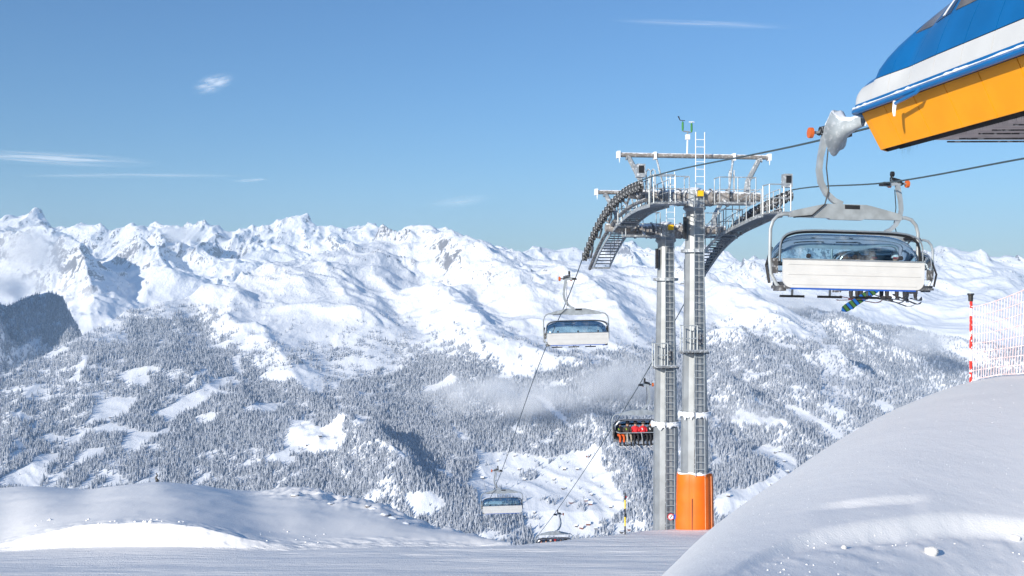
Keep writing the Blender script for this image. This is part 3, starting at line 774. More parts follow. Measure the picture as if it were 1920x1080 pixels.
    for s in (-1, 1):
        b = MB()
        b.box((s * 3.40, 0, zt + 0.02), (0.12, 0.30, 0.30)); b.build('end_plate', M['rime'], gb)
        b = MB(); b.tube([(s * 3.38, -0.12, zt - 0.1), (s * 3.38, -0.12, zt - 0.34)], [0.03, 0.01], 5); b.build('hook', M['rime'], gb)
        b = MB(); b.tube([(s * 3.05, 0, zt - 0.10), (s * 2.92, 0, zt - 0.12), (s * 2.42, 0, zt - 1.05), (s * 2.36, 0, H + 0.1)], [0.13, 0.11, 0.12, 0.16], 6); b.build('strut', M['steel_ice'], root)
        b = MB(); b.tube([(s * 1.78, 0, zt + 0.15), (s * 1.42, -0.35, H + 0.15)], 0.045, 6); b.build('brace', M['steel_ice'], root)
        b = MB(); b.box((s * 1.78, 0, zt), (0.10, 0.3, 0.32)); b.build('clamp', M['rime'], gb)
    # platforms beside the head
    for s in (-1, 1):
        wp = empty('work_platform', (0, 0, 0), 0, root)
        x0, x1 = (0.75, 2.35) if s > 0 else (-2.25, -0.6)
        b = MB(); b.box(((x0 + x1) / 2, -0.75, H - 0.32), (x1 - x0, 0.75, 0.10)); b.build('deck', M['grating'], wp)
        railing(wp, [(x0, -0.45, H - 0.27), (x0, -1.12, H - 0.27), (x1, -1.12, H - 0.27), (x1, -0.45, H - 0.27)], 1.05, 0.022, M['steel_ice'], 0.8)
        b = MB(); b.tube([(s * 1.2, -0.15, H - 0.05), (s * 1.2, -0.9, H - 0.40)], 0.05, 6); b.build('bracket', M['steel_ice'], wp)
    # sheave trains with inclined stairways
    y0, y1 = (ypos - 2.6, ypos + 2.55) if not far else (ypos - 1.6, ypos + 4.6)
    y1w, y1s = y1, (y1 if not far else y1 - 1.1)
    for s in (-1, 1):
        y1 = y1w; tr = empty('sheave_train', (0, 0, 0), 0, root)
        sp = 0.50; n = int((y1 - y0) / sp)
        wheel = MB(); wheel.lathe([(0.07, -0.10), (0.225, -0.10), (0.24, -0.07), (0.20, -0.03), (0.20, 0.03), (0.24, 0.07), (0.225, 0.10), (0.07, 0.10)], 12, axis='X'); wme = wheel.mesh('sheave', M['rubber'])
        for i in range(n):
            p = W(y0 + sp * (i + 0.5), s); link('sheave', wme, tr, (p.x, p.y, p.z - 0.23))
        for i in range(0, n, 2):                          # rocker pairs
            a = W(y0 + sp * (i + 0.5), s); c = W(y0 + sp * min(i + 1.5, n - 0.5), s)
            b = MB(); b.tube([a + Vector((-s * 0.12, 0, -0.2)), (a + c) / 2 + Vector((-s * 0.12, 0, -0.42)), c + Vector((-s * 0.12, 0, -0.2))], 0.06, 5); b.build('rocker', M['steel_dk'], tr)
        for i in range(0, n - 3, 4):
            a = W(y0 + sp * (i + 1), s); c = W(y0 + sp * (i + 3), s)
            b = MB(); b.tube([a + Vector((-s * 0.16, 0, -0.42)), (a + c) / 2 + Vector((-s * 0.16, 0, -0.66)), c + Vector((-s * 0.16, 0, -0.42))], 0.055, 5); b.build('rocker_beam', M['steel_dk'], tr)
        ys = np.linspace(y0 + 0.4, y1 - 0.3, 9)
        b = MB(); b.tube([W(q, s) + Vector((-s * 0.30, 0, -0.78)) for q in ys], 0.09, 6); b.build('main_beam', M['steel_dk'], tr)
        # post head box near the uphill end
        if far: p = W(y0 + 0.35, s)
        if not far: p = W(y0 + 0.35, s); b = MB(); b.box((p.x - s * 0.05, p.y, p.z + 0.42), (0.34, 0.35, 0.55)); b.build('sensor_box', M['steel_ice'], tr)
        if not far: b = MB(); b.box((p.x - s * 0.05, p.y - 0.18, p.z + 0.47), (0.22, 0.03, 0.30)); b.build('box_opening', M['black'], tr)
        # stairway on the inner side
        st = empty('stairway', (0, 0, 0), 0, root)
        y1 = y1s; ys2 = np.linspace(y0 + 0.1, y1 + 0.1, 10)
        off = -s * 0.78
        for q in (-0.42, 0.42):
            b = MB(); pts_ = [W(t_, s) + Vector((off + q, 0, -1.02)) for t_ in ys2]
            vs = []; fs = []
            for p in pts_: vs += [(p.x - .02, p.y, p.z - .09), (p.x + .02, p.y, p.z - .09), (p.x + .02, p.y, p.z + .05), (p.x - .02, p.y, p.z + .05)]
            for i in range(len(pts_) - 1):
                for j in range(4): fs.append((i * 4 + j, i * 4 + (j + 1) % 4, i * 4 + 4 + (j + 1) % 4, i * 4 + 4 + j))
            fs += [(3, 2, 1, 0), tuple(len(vs) - 4 + j for j in range(4))]
            b.add(vs, fs); b.build('stringer', M['steel_ice'], st)
        td = MB(); td.box((0, 0, 0), (0.80, 0.25, 0.05)); tme = td.mesh('tread', M['grating'])
        nt_ = int((y1 - y0) / 0.30)
        for i in range(nt_):
            p = W(y0 + 0.25 + 0.30 * i, s); link('tread', tme, st, (p.x + off, p.y, p.z - 0.96))
        rl = [W(t_, s) + Vector((off - s * 0.44, 0, -0.95)) for t_ in np.linspace(y0 + 0.2, y1, 7)]
        railing(st, rl, 1.0, 0.02, M['steel_ice'], 0.9)
        rl = [W(t_, s) + Vector((off + s * 0.36, 0, -0.95)) for t_ in np.linspace(y0 + 0.2, y0 + 2.2, 4)]
        railing(st, rl, 1.0, 0.02, M['steel_ice'], 0.6)
        # end basket uphill
        p = W(y0 - 0.1, s)
        b = MB(); b.box((p.x + off, p.y - 0.25, p.z - 0.98), (0.9, 0.7, 0.08)); b.build('landing', M['grating'], st)
        railing(st, [(p.x + off - 0.45, p.y + 0.1, p.z - 0.94), (p.x + off - 0.45, p.y - 0.58, p.z - 0.94), (p.x + off + 0.45, p.y - 0.58, p.z - 0.94), (p.x + off + 0.45, p.y + 0.1, p.z - 0.94)], 1.1, 0.026, M['steel_lt'], 0.7)
        # lower basket frame at the downhill end
        p = W(y1 + 0.1, s)
        b = MB(); b.box((p.x + off, p.y + 0.25, p.z - 1.1), (0.9, 0.6, 0.07)); b.build('landing', M['grating'], st)
        # hoop handles above the arm
        for q in (0.0, 0.35):
            px_ = -s * -1.0
            b = MB(); xq = s * (1.9 - q * 0.6); b.tube([(xq, 0.25, H + 0.1), (xq, 0.25, H + 1.15), (xq + 0.06 * s, 0.4, H + 1.25), (xq + 0.1 * s, 0.6, H + 1.15), (xq + 0.1 * s, 0.6, H + 0.1)], 0.03, 5); b.build('handle_hoop', M['steel_ice'], root)
    return root, H, C0, gzv

tower_near, H_n, C_n, gz_n = lift_tower(43.4, 'nearer steel lift tower with orange padding round its foot', False)
tower_far, H_f, C_f, gz_f = lift_tower(47.7, 'farther steel lift tower just left of the one with orange padding', True)

# weather station on the nearer tower's lifting beam
ws = empty('weather_station', tuple(Vector((C_n.x, C_n.y, gz_n)) + LN * (-0.33) + Vector((0, 0, H_n + 1.90))), LRZ)
tag(ws, 'small white weather mast with two green sensors on top of the nearer tower', 'weather station')
b = MB(); b.tube([(0, 0, 0), (0.02, 0, 0.62)], 0.035, 6); b.build('mast', M['rime'], ws)
b = MB(); b.box((0.02, 0, 0.72), (0.18, 0.14, 0.22)); b.build('data_box', M['sign_white'], ws)
b = MB(); b.tube([(0.02, 0, 0.84), (0.02, 0, 0.98)], 0.03, 6); b.tube([(-0.2, 0, 0.98), (0.2, 0, 0.93)], 0.025, 6); b.build('sensor_arm', M['steel'], ws)
for xx, zz in ((-0.2, 0.99), (0.2, 0.94)):
    b = MB(); b.tube([(xx, 0, zz), (xx, 0, zz + 0.1), (xx, 0, zz + 0.36), (xx, 0, zz + 0.4)], [0.03, 0.045, 0.045, 0.02], 8); b.build('sensor', M['sensor_green'], ws)
b = MB(); b.tube([(-0.2, 0, 1.39), (-0.2, 0, 1.44), (-0.32, 0.0, 1.45), (-0.4, 0, 1.62)], [0.015, 0.015, 0.02, 0.035], 5); b.tube([(-0.2, 0, 1.44), (-0.1, 0, 1.44)], 0.015, 5); b.build('wind_vane', M['black'], ws)
b = MB(); b.tube([(0.08, 0, 1.38), (0.32, 0, 1.38)], 0.022, 6); b.tube([(0.2, -0.1, 1.38), (0.2, 0.12, 1.38)], 0.022, 6); b.tube([(0.2, 0, 1.3), (0.2, 0, 1.39)], 0.015, 5); b.build('anemometer', M['rime'], ws)

# orange crash pad round the foot of the nearer tower
def crash_pad():
    yb = C_n.y; sx_ = 960 + F * C_n.x / yb
    zb = gz(sx_, yb - 0.8) - 0.12
    root = empty('crash_pad', (C_n.x, C_n.y, zb), LRZ)
    tag(root, 'orange foam crash pad wrapped around the foot of the nearer tower', 'crash pad')
    n = 96; rings = 14; Hh = 2.42; b = MB(); vs = []; fs = []
    pr = random.Random(4)
    def rad(a, h):
        # five broad rolls pressed together
        k = 2.5; c = abs(math.cos(a * k + 0.55))
        r = (0.755 + 0.065 * c ** 0.5) * (1.02 - 0.05 * h)
        d = ((a - math.radians(197) + math.pi) % (2 * math.pi)) - math.pi
        if abs(d) < 0.5: r += (0.5 - abs(d)) * (0.05 + 0.14 * (1 - h)) + 0.05 * math.sin(h * 13) * (0.5 - abs(d))
        return r
    for j in range(rings + 1):
        h = j / rings; zz = Hh * h
        for i in range(n):
            a = 2 * math.pi * i / n; r = rad(a, h)
            if j == rings: r *= 0.95
            vs.append((r * math.cos(a), r * math.sin(a), zz + (0.03 * math.sin(a * 5) + 0.03 if j == rings else 0)))
    for i in range(n):
        a = 2 * math.pi * i / n; vs.append((0.56 * math.cos(a), 0.56 * math.sin(a), Hh - 0.02))
    for j in range(rings + 1):
        for i in range(n):
            l = (i + 1) % n; fs.append((j * n + i, j * n + l, (j + 1) * n + l, (j + 1) * n + i))
    b.add(vs, fs); b.build('padding', M['orange_pad'], root, smooth=True)
    b = MB()                                             # snow lying on the rim
    vs = []; fs = []
    for i in range(n):
        a = 2 * math.pi * i / n; hh = 0.02 + 0.07 * max(0, math.sin(a * 3 + 1) + 0.5 * math.sin(a * 11))
        for r_, z_ in ((0.95 * rad(a, 1) + 0.01, Hh + 0.03 * math.sin(a * 5) + 0.03), (0.75, Hh + 0.05 + hh), (0.58, Hh + 0.02)): vs.append((r_ * math.cos(a), r_ * math.sin(a), z_))
    for i in range(n):
        l = (i + 1) % n
        for j in range(2): fs.append((i * 3 + j, l * 3 + j, l * 3 + j + 1, i * 3 + j + 1))
    b.add(vs, fs); b.build('snow_rim', M['rime'], root, smooth=True)
    for an in (286, 318):  # pale seam strips with the pad's vertical highlights put into their colour
        b = MB(); a = math.radians(an); b.tube([((rad(a, h) + 0.004) * math.cos(a), (rad(a, h) + 0.004) * math.sin(a), Hh * h) for h in (0.02, 0.25, 0.5, 0.75, 0.97)], 0.014, 5); b.build('seam_highlight', M['pad_highlight'], root)
    b = MB(); a = math.radians(245); r0 = rad(a, 0.3) + 0.01
    b.box((r0 * math.cos(a), r0 * math.sin(a), 0.72), (0.035, 0.02, 1.45), Matrix.Rotation(a + math.pi / 2, 3, 'Z')); b.build('lacing_slit', M['wood'], root)
crash_pad()

# small signs on the farther tower
def plate_sign(name, label, off, z, mats, round_):
    p = Vector((C_f.x, C_f.y, gz_f)) + LN * off[0] + LD * off[1] + Vector((0, 0, z))
    root = empty(name, tuple(p), LRZ); tag(root, label, 'sign')
    if round_:
        b = MB(); b.lathe([(0.16, 0.0), (0.16, 0.02)], 20, axis='Y'); b.build('rim', M['sign_red'], root)
        b = MB(); b.lathe([(0.12, -0.012), (0.12, -0.002)], 20, axis='Y'); b.build('face', M['sign_white'], root)
        b = MB(); b.box((0, -0.017, 0), (0.025, 0.006, 0.20), Matrix.Rotation(0.6, 3, 'Y')); b.build('symbol', M['black'], root)
    else:
        b = MB(); b.box((0, 0.01, 0), (0.30, 0.02, 0.20)); b.build('face', M['sign_blue'], root)
        b = MB(); b.box((0.03, -0.005, 0), (0.16, 0.006, 0.05)); b.build('symbol', M['sign_white'], root)
zs = -0.2 + (C_f.y * (540 - 965) / F) - gz_f + 0.3
plate_sign('round_sign', 'small round red-rimmed prohibition sign on the farther tower', (-0.02, -0.90), zs, None, True)
plate_sign('blue_sign', 'small blue rectangular sign beside the round sign on the farther tower', (0.27, -0.90), zs, None, False)

# ================================================================ CHAIRS
def bubble_part(parent, opened):
    """clear hood: profile swept across, closed round at both ends"""
    prof = [(-0.52, -2.93), (-0.50, -2.72), (-0.42, -2.50), (-0.26, -2.34), (-0.05, -2.28), (0.20, -2.30), (0.45, -2.42), (0.66, -2.62), (0.80, -2.88), (0.84, -3.12)]
    if opened:
        piv = Vector((0.05, -2.98)); an = math.radians(82); q = []
        for y, z in prof:
            dy, dz = y - piv.x, z - piv.y
            q.append((piv.x + dy * math.cos(an) - dz * math.sin(an), piv.y + dy * math.sin(an) + dz * math.cos(an)))
        prof = q
        C = (0.0, -2.9)
    else: C = (0.12, -3.0)
    b = MB(); nu = 36; vs = []; fs = []
    us = [math.sin(math.pi / 2 * (-1 + 2 * i / nu)) for i in range(nu + 1)]
    for u in us:
        s = (1 - abs(u) ** 5) ** (1 / 3.2) if abs(u) < 1 else 0.0
        s = 0.10 + 0.90 * s
        for y, z in prof:
            zz = C[1] + (z - C[1]) * s if z > C[1] else z
            vs.append((u * 1.72, C[0] + (y - C[0]) * (0.45 + 0.55 * s), zz))
    m = len(prof)
    for i in range(nu):
        for j in range(m - 1): fs.append((i * m + j, i * m + j + 1, (i + 1) * m + j + 1, (i + 1) * m + j))
    b.add(vs, fs); bo = b.build('bubble', M['bubble'], parent, smooth=True)
    edge0 = [vs[i * m] for i in range(nu + 1)]; edge1 = [vs[i * m + m - 1] for i in range(nu + 1)]
    b = MB(); b.tube(edge1, 0.022, 5); b.build('lower_rim', M['trim'], bo)
    # outer hoop that outlines the hood as seen from behind
    hoop = []
    for k in range(41):
        t = math.pi * k / 40; cx_, cz_ = math.cos(t), math.sin(t)
        hoop.append((1.76 * math.copysign(abs(cx_) ** 0.38, cx_), (-0.30 if not opened else -0.1), -2.95 + 0.70 * cz_ ** 0.38))
    b = MB(); b.tube(hoop, 0.032, 6); b.build('hoop', M['black'], bo)
    hoop2 = [(x * 1.02, y - 0.08, z + 0.03) for x, y, z in hoop]
    b = MB(); b.tube(hoop2, 0.02, 6); b.build('hoop_trim', M['trim'], bo)
    return bo

def rounded_panel(hw, z0, z1, r, y, th, n=6):
    pts_ = [(-hw, z1)]
    for k in range(n + 1):
        a = math.pi + (math.pi / 2) * k / n; pts_.append((-hw + r + r * math.cos(a), z0 + r + r * math.sin(a)))
    for k in range(n + 1):
        a = 1.5 * math.pi + (math.pi / 2) * k / n; pts_.append((hw - r + r * math.cos(a), z0 + r + r * math.sin(a)))
    pts_.append((hw, z1))
    b = MB(); b.prism(pts_, 'Y', y - th / 2, y + th / 2); return b

def make_chair(loc, rz, label, opened=False, bar_up=False):
    root = empty('chairlift_chair', loc, rz)
    tag(root, label, 'chairlift chair', 'six-seat bubble chairs on the lift')
    # grip on the rope: jaw, spring, rollers
    gr = empty('grip', (0, 0, 0), 0, root)
    b = MB(); b.box((-0.10, 0, -0.03), (0.22, 0.30, 0.12)); b.box((0.0, 0, -0.05), (0.10, 0.34, 0.07)); b.build('jaw', M['black'], gr)
    b = MB(); b.box((-0.42, 0, 0.0), (0.50, 0.14, 0.16), Matrix.Rotation(0.15, 3, 'Y')); b.build('grip_body', M['steel_lt'], gr)
    hel = [(-0.30 - 0.42 * i / 64, 0.085 * math.cos(i * 0.785), 0.12 + 0.085 * math.sin(i * 0.785) - 0.10 * i / 64) for i in range(65)]
    b = MB(); b.tube(hel, 0.022, 4); b.build('spring', M['black'], gr)
    for x, z, r_, mt in ((-0.92, -0.02, 0.12, 'orange_roller'), (-0.36, 0.30, 0.09, 'black'), (-0.25, -0.08, 0.07, 'orange_roller')):
        b = MB(); b.lathe([(r_ * 0.6, -0.05), (r_, -0.045), (r_, 0.045), (r_ * 0.6, 0.05)], 14, axis='X', c=(x, 0, z)); b.build('roller', M[mt], gr)
    b = MB(); b.tube([(-0.36, 0, 0.1), (-0.36, 0, 0.30)], 0.03, 6); b.tube([(-0.70, 0, 0.0), (-0.9, 0, -0.02)], 0.035, 6); b.build('roller_arm', M['steel'], gr)
    # curved hanger
    hp = [(-0.54, 0, 0.02), (-0.58, 0, -0.20), (-0.66, 0, -0.55), (-0.69, 0, -0.85), (-0.64, 0, -1.12), (-0.50, 0, -1.36), (-0.30, 0, -1.52), (-0.10, 0, -1.60)]
    vs = []; fs = []
    hv = [Vector(p) for p in hp]
    for i, p in enumerate(hv):
        t = (hv[min(i + 1, len(hv) - 1)] - hv[max(i - 1, 0)]).normalized(); q = Vector((t.z, 0, -t.x)); w = 0.075 if i < 2 else 0.06
        for a, c in ((-1, -1), (1, -1), (1, 1), (-1, 1)): vs.append(p + q * (a * w) + Vector((0, c * 0.06, 0)))
    for i in range(len(hv) - 1):
        for j in range(4): fs.append((i * 4 + j, i * 4 + (j + 1) % 4, i * 4 + 4 + (j + 1) % 4, i * 4 + 4 + j))
    fs += [(3, 2, 1, 0), tuple(len(vs) - 4 + j for j in range(4))]
    b = MB(); b.add(vs, fs); hg = b.build('hanger', M['steel_lt'], root, smooth=True)
    b = MB(); b.tube([(-0.50, -0.09, -0.2), (-0.55, -0.10, -0.8), (-0.48, -0.1, -1.3), (-0.58, -0.12, -1.62), (-0.9, -0.12, -1.88), (-1.35, -0.1, -1.93)], 0.016, 5); b.build('cable', M['black'], hg)
    # crossbeam with long tapered web
    poly = [(-1.42, -1.92), (-0.45, -1.92), (-0.40, -1.95), (0.40, -1.95), (0.45, -1.92), (1.42, -1.92), (1.42, -1.84), (1.36, -1.78), (0.62, -1.62), (0.5, -1.60), (-0.5, -1.60), (-0.62, -1.62), (-1.36, -1.78), (-1.42, -1.84)]
    b = MB(); b.prism(poly, 'Y', -0.07, 0.07); cb = b.build('crossbeam', M['steel_lt'], root)
    b = MB(); b.box((0.14, -0.075, -1.66), (0.38, 0.012, 0.09)); b.build('number_plate', M['black'], cb)
    for s in (-1, 1):
        pts_ = [(s * 1.38, 0, -1.86), (s * 1.55, 0, -1.86), (s * 1.70, 0, -1.90), (s * 1.82, 0, -2.02), (s * 1.88, 0, -2.2), (s * 1.88, 0, -2.9), (s * 1.86, -0.05, -3.2), (s * 1.76, -0.12, -3.42), (s * 1.62, -0.15, -3.56)]
        b = MB(); b.tube(pts_, 0.042, 8); b.build('side_frame', M['steel_lt'], root, smooth=True)
        b = MB(); b.tube([(s * 1.80, 0.1, -2.6), (s * 1.84, 0.3, -3.0), (s * 1.80, 0.2, -3.4)], 0.035, 6); b.build('bubble_arm', M['black'], root)
        b = MB(); b.box((s * 1.80, -0.05, -3.02), (0.12, 0.24, 0.34)); b.build('hinge_box', M['steel_dk'], root)
        b = MB(); b.box((s * 1.66, -0.1, -3.52), (0.2, 0.3, 0.12)); b.build('corner_bracket', M['steel_dk'], root)
    bubble_part(root, opened)
    # white back shell with shallow pressed ribs
    b = rounded_panel(1.76, -3.50, -2.89, 0.20, -0.50, 0.06); bp = b.build('back_panel', M['white_panel'], root)
    for zz, hh in ((-2.98, 0.010), (-3.20, 0.012), (-3.42, 0.010)):
        b = MB(); b.box((0, -0.535, zz), (3.3 if zz > -3.4 else 3.1, 0.02, 0.028)); b.build('rib', M['white_panel'], bp)
    b = MB(); b.box((0, -0.50, -2.875), (3.54, 0.09, 0.03)); b.build('top_trim', M['trim'], bp)
    b = MB(); b.box((0, -0.49, -3.52), (3.1, 0.08, 0.035)); b.build('blue_edge', M['blue_trim'], bp)
    for xx in (-1.15, 0, 1.15):
        b = MB(); b.lathe([(0.05, -0.56), (0.05, -0.50)], 10, axis='Y', c=(xx, 0, -2.80)); b.build('vent_knob', M['black'], bp)
    b = MB(); b.box((0, 0.02, -3.49), (3.3, 0.86, 0.07)); b.build('seat_tray', M['steel_dk'], root)
    for i in range(6):
        xx = -1.375 + 0.55 * i
        b = MB(); b.box((xx, 0.02, -3.42), (0.51, 0.78, 0.10)); sp_ = b.build('seat_pad', M['seat'], root)
        b = MB(); b.box((xx, -0.40, -3.12), (0.51, 0.09, 0.52), Matrix.Rotation(-0.12, 3, 'X')); b.build('backrest_pad', M['seat'], root)
    # restraint bar with footrests
    sb = empty('restraint_bar', (0, -0.15, -2.95), 0, root)
    b = MB(); b.tube([(-1.62, 0, 0), (-1.62, 0.55, 0.02), (-1.5, 0.68, -0.02), (1.5, 0.68, -0.02), (1.62, 0.55, 0.02), (1.62, 0, 0)], 0.028, 6); b.build('lap_bar', M['steel_dk'] if not opened else M['steel_lt'], sb, smooth=True)
    for xx in (-0.98, 0, 0.98):
        fr = empty('footrest', (xx, 0, 0), 0, sb)
        b = MB(); b.tube([(0, 0.66, -0.03), (0, 0.86, -0.35), (0, 0.90, -0.72)], 0.028, 6); b.build('stem', M['steel'], fr)
        b = MB(); b.box((0, 0.90, -0.74), (0.62, 0.07, 0.055)); b.build('foot_bar', M['black'], fr)
    if bar_up: sb.rotation_euler = (math.radians(112), 0, 0)
    return root

def chair_on(side, y, label, opened=False, bar_up=False, roll=0.0, dy=0):
    p = rope_pt(side, y); rz = LRZ + (0 if side < 0 else math.pi)
    c = make_chair(tuple(p + Vector((0, 0, 0.0))), rz, label, opened, bar_up)
    c.rotation_euler = (0, roll, rz); c.scale = (0.96, 0.96, 1.025); return c
ych = {k: lpt(s, *p)[0] for k, s, p in (('near', -1, (1588, 252)), ('mid', -1, (1079, 525)), ('low', -1, (941, 882)), ('second', 1, (1655, 342)), ('people', 1, (1199, 719)), ('bottom', 1, (1039, 964)))}
chair_on(-1, ych['near'], 'large empty six-seat chair with closed bubble nearest the station', roll=math.radians(1.2))
chair_on(-1, ych['mid'], 'empty six-seat chair with closed bubble hanging left of the towers', roll=math.radians(-0.8))
chair_on(-1, ych['low'], 'small empty six-seat chair with closed bubble low over the valley')
c_second = chair_on(1, ych['second'], 'occupied six-seat chair with raised bar directly behind the nearest chair', True, True)
c_people = chair_on(1, ych['people'], 'occupied six-seat chair half hidden behind the farther tower column', True)
c_bottom = chair_on(1, ych['bottom'], 'occupied six-seat chair sinking behind the edge of the piste', True)

# ================================================================ SKIERS
def skier_base():
    """seated body as one skinned surface: returns mesh + a region per face"""
    V = {}; E = []; R = {}
    def v(k, p, r): V[k] = (len(V), p); R[k] = r
    v('pel', (0, 0.0, 0.12), 0.165); v('bel', (0, -0.02, 0.30), 0.155); v('che', (0, -0.03, 0.48), 0.175); v('nec', (0, 0.0, 0.63), 0.075); v('chin', (0, 0.03, 0.72), 0.085); v('head', (0, 0.02, 0.82), 0.095)
    E += [('pel', 'bel'), ('bel', 'che'), ('che', 'nec'), ('nec', 'chin'), ('chin', 'head')]
    for s, n in ((-1, 'l'), (1, 'r')):
        v('sho' + n, (s * 0.19, -0.02, 0.53), 0.085); v('elb' + n, (s * 0.25, 0.10, 0.30), 0.066); v('wri' + n, (s * 0.15, 0.33, 0.26), 0.052); v('han' + n, (s * 0.12, 0.43, 0.27), 0.055)
        E += [('che', 'sho' + n), ('sho' + n, 'elb' + n), ('elb' + n, 'wri' + n), ('wri' + n, 'han' + n)]
        v('hip' + n, (s * 0.10, 0.08, 0.10), 0.115); v('kne' + n, (s * 0.13, 0.48, 0.10), 0.085); v('shi' + n, (s * 0.13, 0.53, -0.16), 0.075); v('ank' + n, (s * 0.13, 0.52, -0.44), 0.07); v('hee' + n, (s * 0.13, 0.53, -0.50), 0.062); v('toe' + n, (s * 0.14, 0.72, -0.51), 0.05)
        E += [('pel', 'hip' + n), ('hip' + n, 'kne' + n), ('kne' + n, 'shi' + n), ('shi' + n, 'ank' + n), ('ank' + n, 'hee' + n), ('hee' + n, 'toe' + n)]
    me = bpy.data.meshes.new('person'); me.from_pydata([V[k][1] for k in V], [(V[a][0], V[c][0]) for a, c in E], [])
    o = bpy.data.objects.new('tmp', me); COL.objects.link(o)
    o.modifiers.new('skin', 'SKIN'); sv = me.skin_vertices[0].data
    for k in V: sv[V[k][0]].radius = (R[k], R[k] * (0.85 if k in ('che', 'bel', 'pel') else 1.0))
    sv[0].use_root = True
    ss = o.modifiers.new('sub', 'SUBSURF'); ss.levels = 1; ss.render_levels = 1
    dg = bpy.context.evaluated_depsgraph_get(); ev = bpy.data.meshes.new_from_object(o.evaluated_get(dg))
    bpy.data.objects.remove(o)
    ev.polygons.foreach_set('use_smooth', [True] * len(ev.polygons))
    reg = []
    for p in ev.polygons:
        x, y, z = p.center
        if z > 0.655: r = 3                               # face
        elif z < -0.33: r = 2                             # boots
        elif y > 0.36 and z > 0.18 and abs(x) < 0.24 and z > 0.205: r = 4   # gloves
        elif z < 0.19 and (y > 0.02 or z < 0.15): r = 1   # trousers
        else: r = 0                                       # jacket
        reg.append(r)
    return ev, reg
body_me, body_reg = skier_base()
_cm = {}
def cloth(col):
    if col not in _cm: _cm[col] = plain('cloth_%d' % len(_cm), col, 0.8, 0, 0.2, 9, bmp=0.3)
    return _cm[col]
SKIN = (0.52, 0.29, 0.2)
hm = MB(); hm.lathe([(0.118, -0.03), (0.125, 0.03), (0.12, 0.08), (0.09, 0.125), (0.045, 0.148), (0.01, 0.152)], 14)
hm.box((0, 0.105, 0.015), (0.12, 0.05, 0.02)); 
gg = MB(); gg.prism([(-0.085, -0.035), (0.085, -0.035), (0.095, 0.0), (0.085, 0.03), (-0.085, 0.03), (-0.095, 0.0)], 'Y', 0.075, 0.125)
def ski_mesh(mat, L=1.65):
    b = MB(); vs = []; fs = []
    for y, z, w in ((-0.75, 0.02, 0.04), (-0.68, 0.0, 0.05), (0.0, 0.0, 0.038), (0.68, 0.0, 0.055), (0.82, 0.05, 0.045), (0.92, 0.13, 0.012)):
        vs += [(-w, y, z), (w, y, z), (w, y, z + 0.018), (-w, y, z + 0.018)]
    for i in range(5):
        for j in range(4): fs.append((i * 4 + j, i * 4 + (j + 1) % 4, i * 4 + 4 + (j + 1) % 4, i * 4 + 4 + j))
    fs += [(3, 2, 1, 0), (20, 21, 22, 23)]
    b.add(vs, fs); b.box((0, 0.0, 0.04), (0.055, 0.30, 0.05)); return b.mesh('ski', mat)
ski_meshes = [ski_mesh(plain('ski_red', (0.10, 0.03, 0.03), 0.3)), ski_mesh(plain('ski_dark', (0.04, 0.045, 0.055), 0.3)), ski_mesh(plain('ski_white', (0.6, 0.6, 0.62), 0.3))]
def skier(chair, off, label, jacket, pants, helmet, accent=None, skis=1, tilt=0.0, group=None, lean=0.0, goggle=(0.03, 0.02, 0.02)):
    """off: sideways seat position in the chair"""
    mw = Matrix.Translation(chair.location) @ Matrix.Rotation(chair.rotation_euler.z, 4, 'Z')
    p = mw @ Vector((off * 0.96, -0.08, -3.33))
    root = empty('person', tuple(p), chair.rotation_euler.z + lean)
    tag(root, label, 'person', group)
    me = body_me.copy()
    for m in (cloth(jacket), cloth(pants), cloth((0.03, 0.03, 0.035)), cloth(SKIN), cloth((0.03, 0.03, 0.03))): me.materials.append(m)
    me.polygons.foreach_set('material_index', body_reg); me.update()
    link('body', me, root)
    he = link('helmet', hm.mesh('helmet', cloth(helmet), True), root, (0, 0.015, 0.845)); he.rotation_euler = (-0.06, 0, 0)
    link('goggles', gg.mesh('goggles', cloth(goggle)), root, (0, 0.01, 0.825))
    if accent:
        b = MB(); b.box((0.09, 0.125, 0.46), (0.06, 0.03, 0.13), Matrix.Rotation(0.5, 3, 'Y')); b.build('jacket_stripe', cloth(accent), root)
    if skis:
        for s in (-1, 1):
            k = link('ski', ski_meshes[skis - 1], root, (s * 0.135, 0.58, -0.595)); k.rotation_euler = (math.radians(-7 + tilt + 5 * s), 0, math.radians(-s * 6 + 4))
    return root
BLK, RED, BRN, BEI, ORG, WHT, LIME, BLU, GRY = (0.018, 0.018, 0.022), (0.62, 0.02, 0.03), (0.06, 0.045, 0.04), (0.32, 0.27, 0.21), (0.66, 0.10, 0.015), (0.78, 0.78, 0.78), (0.30, 0.45, 0.05), (0.03, 0.12, 0.5), (0.1, 0.1, 0.11)
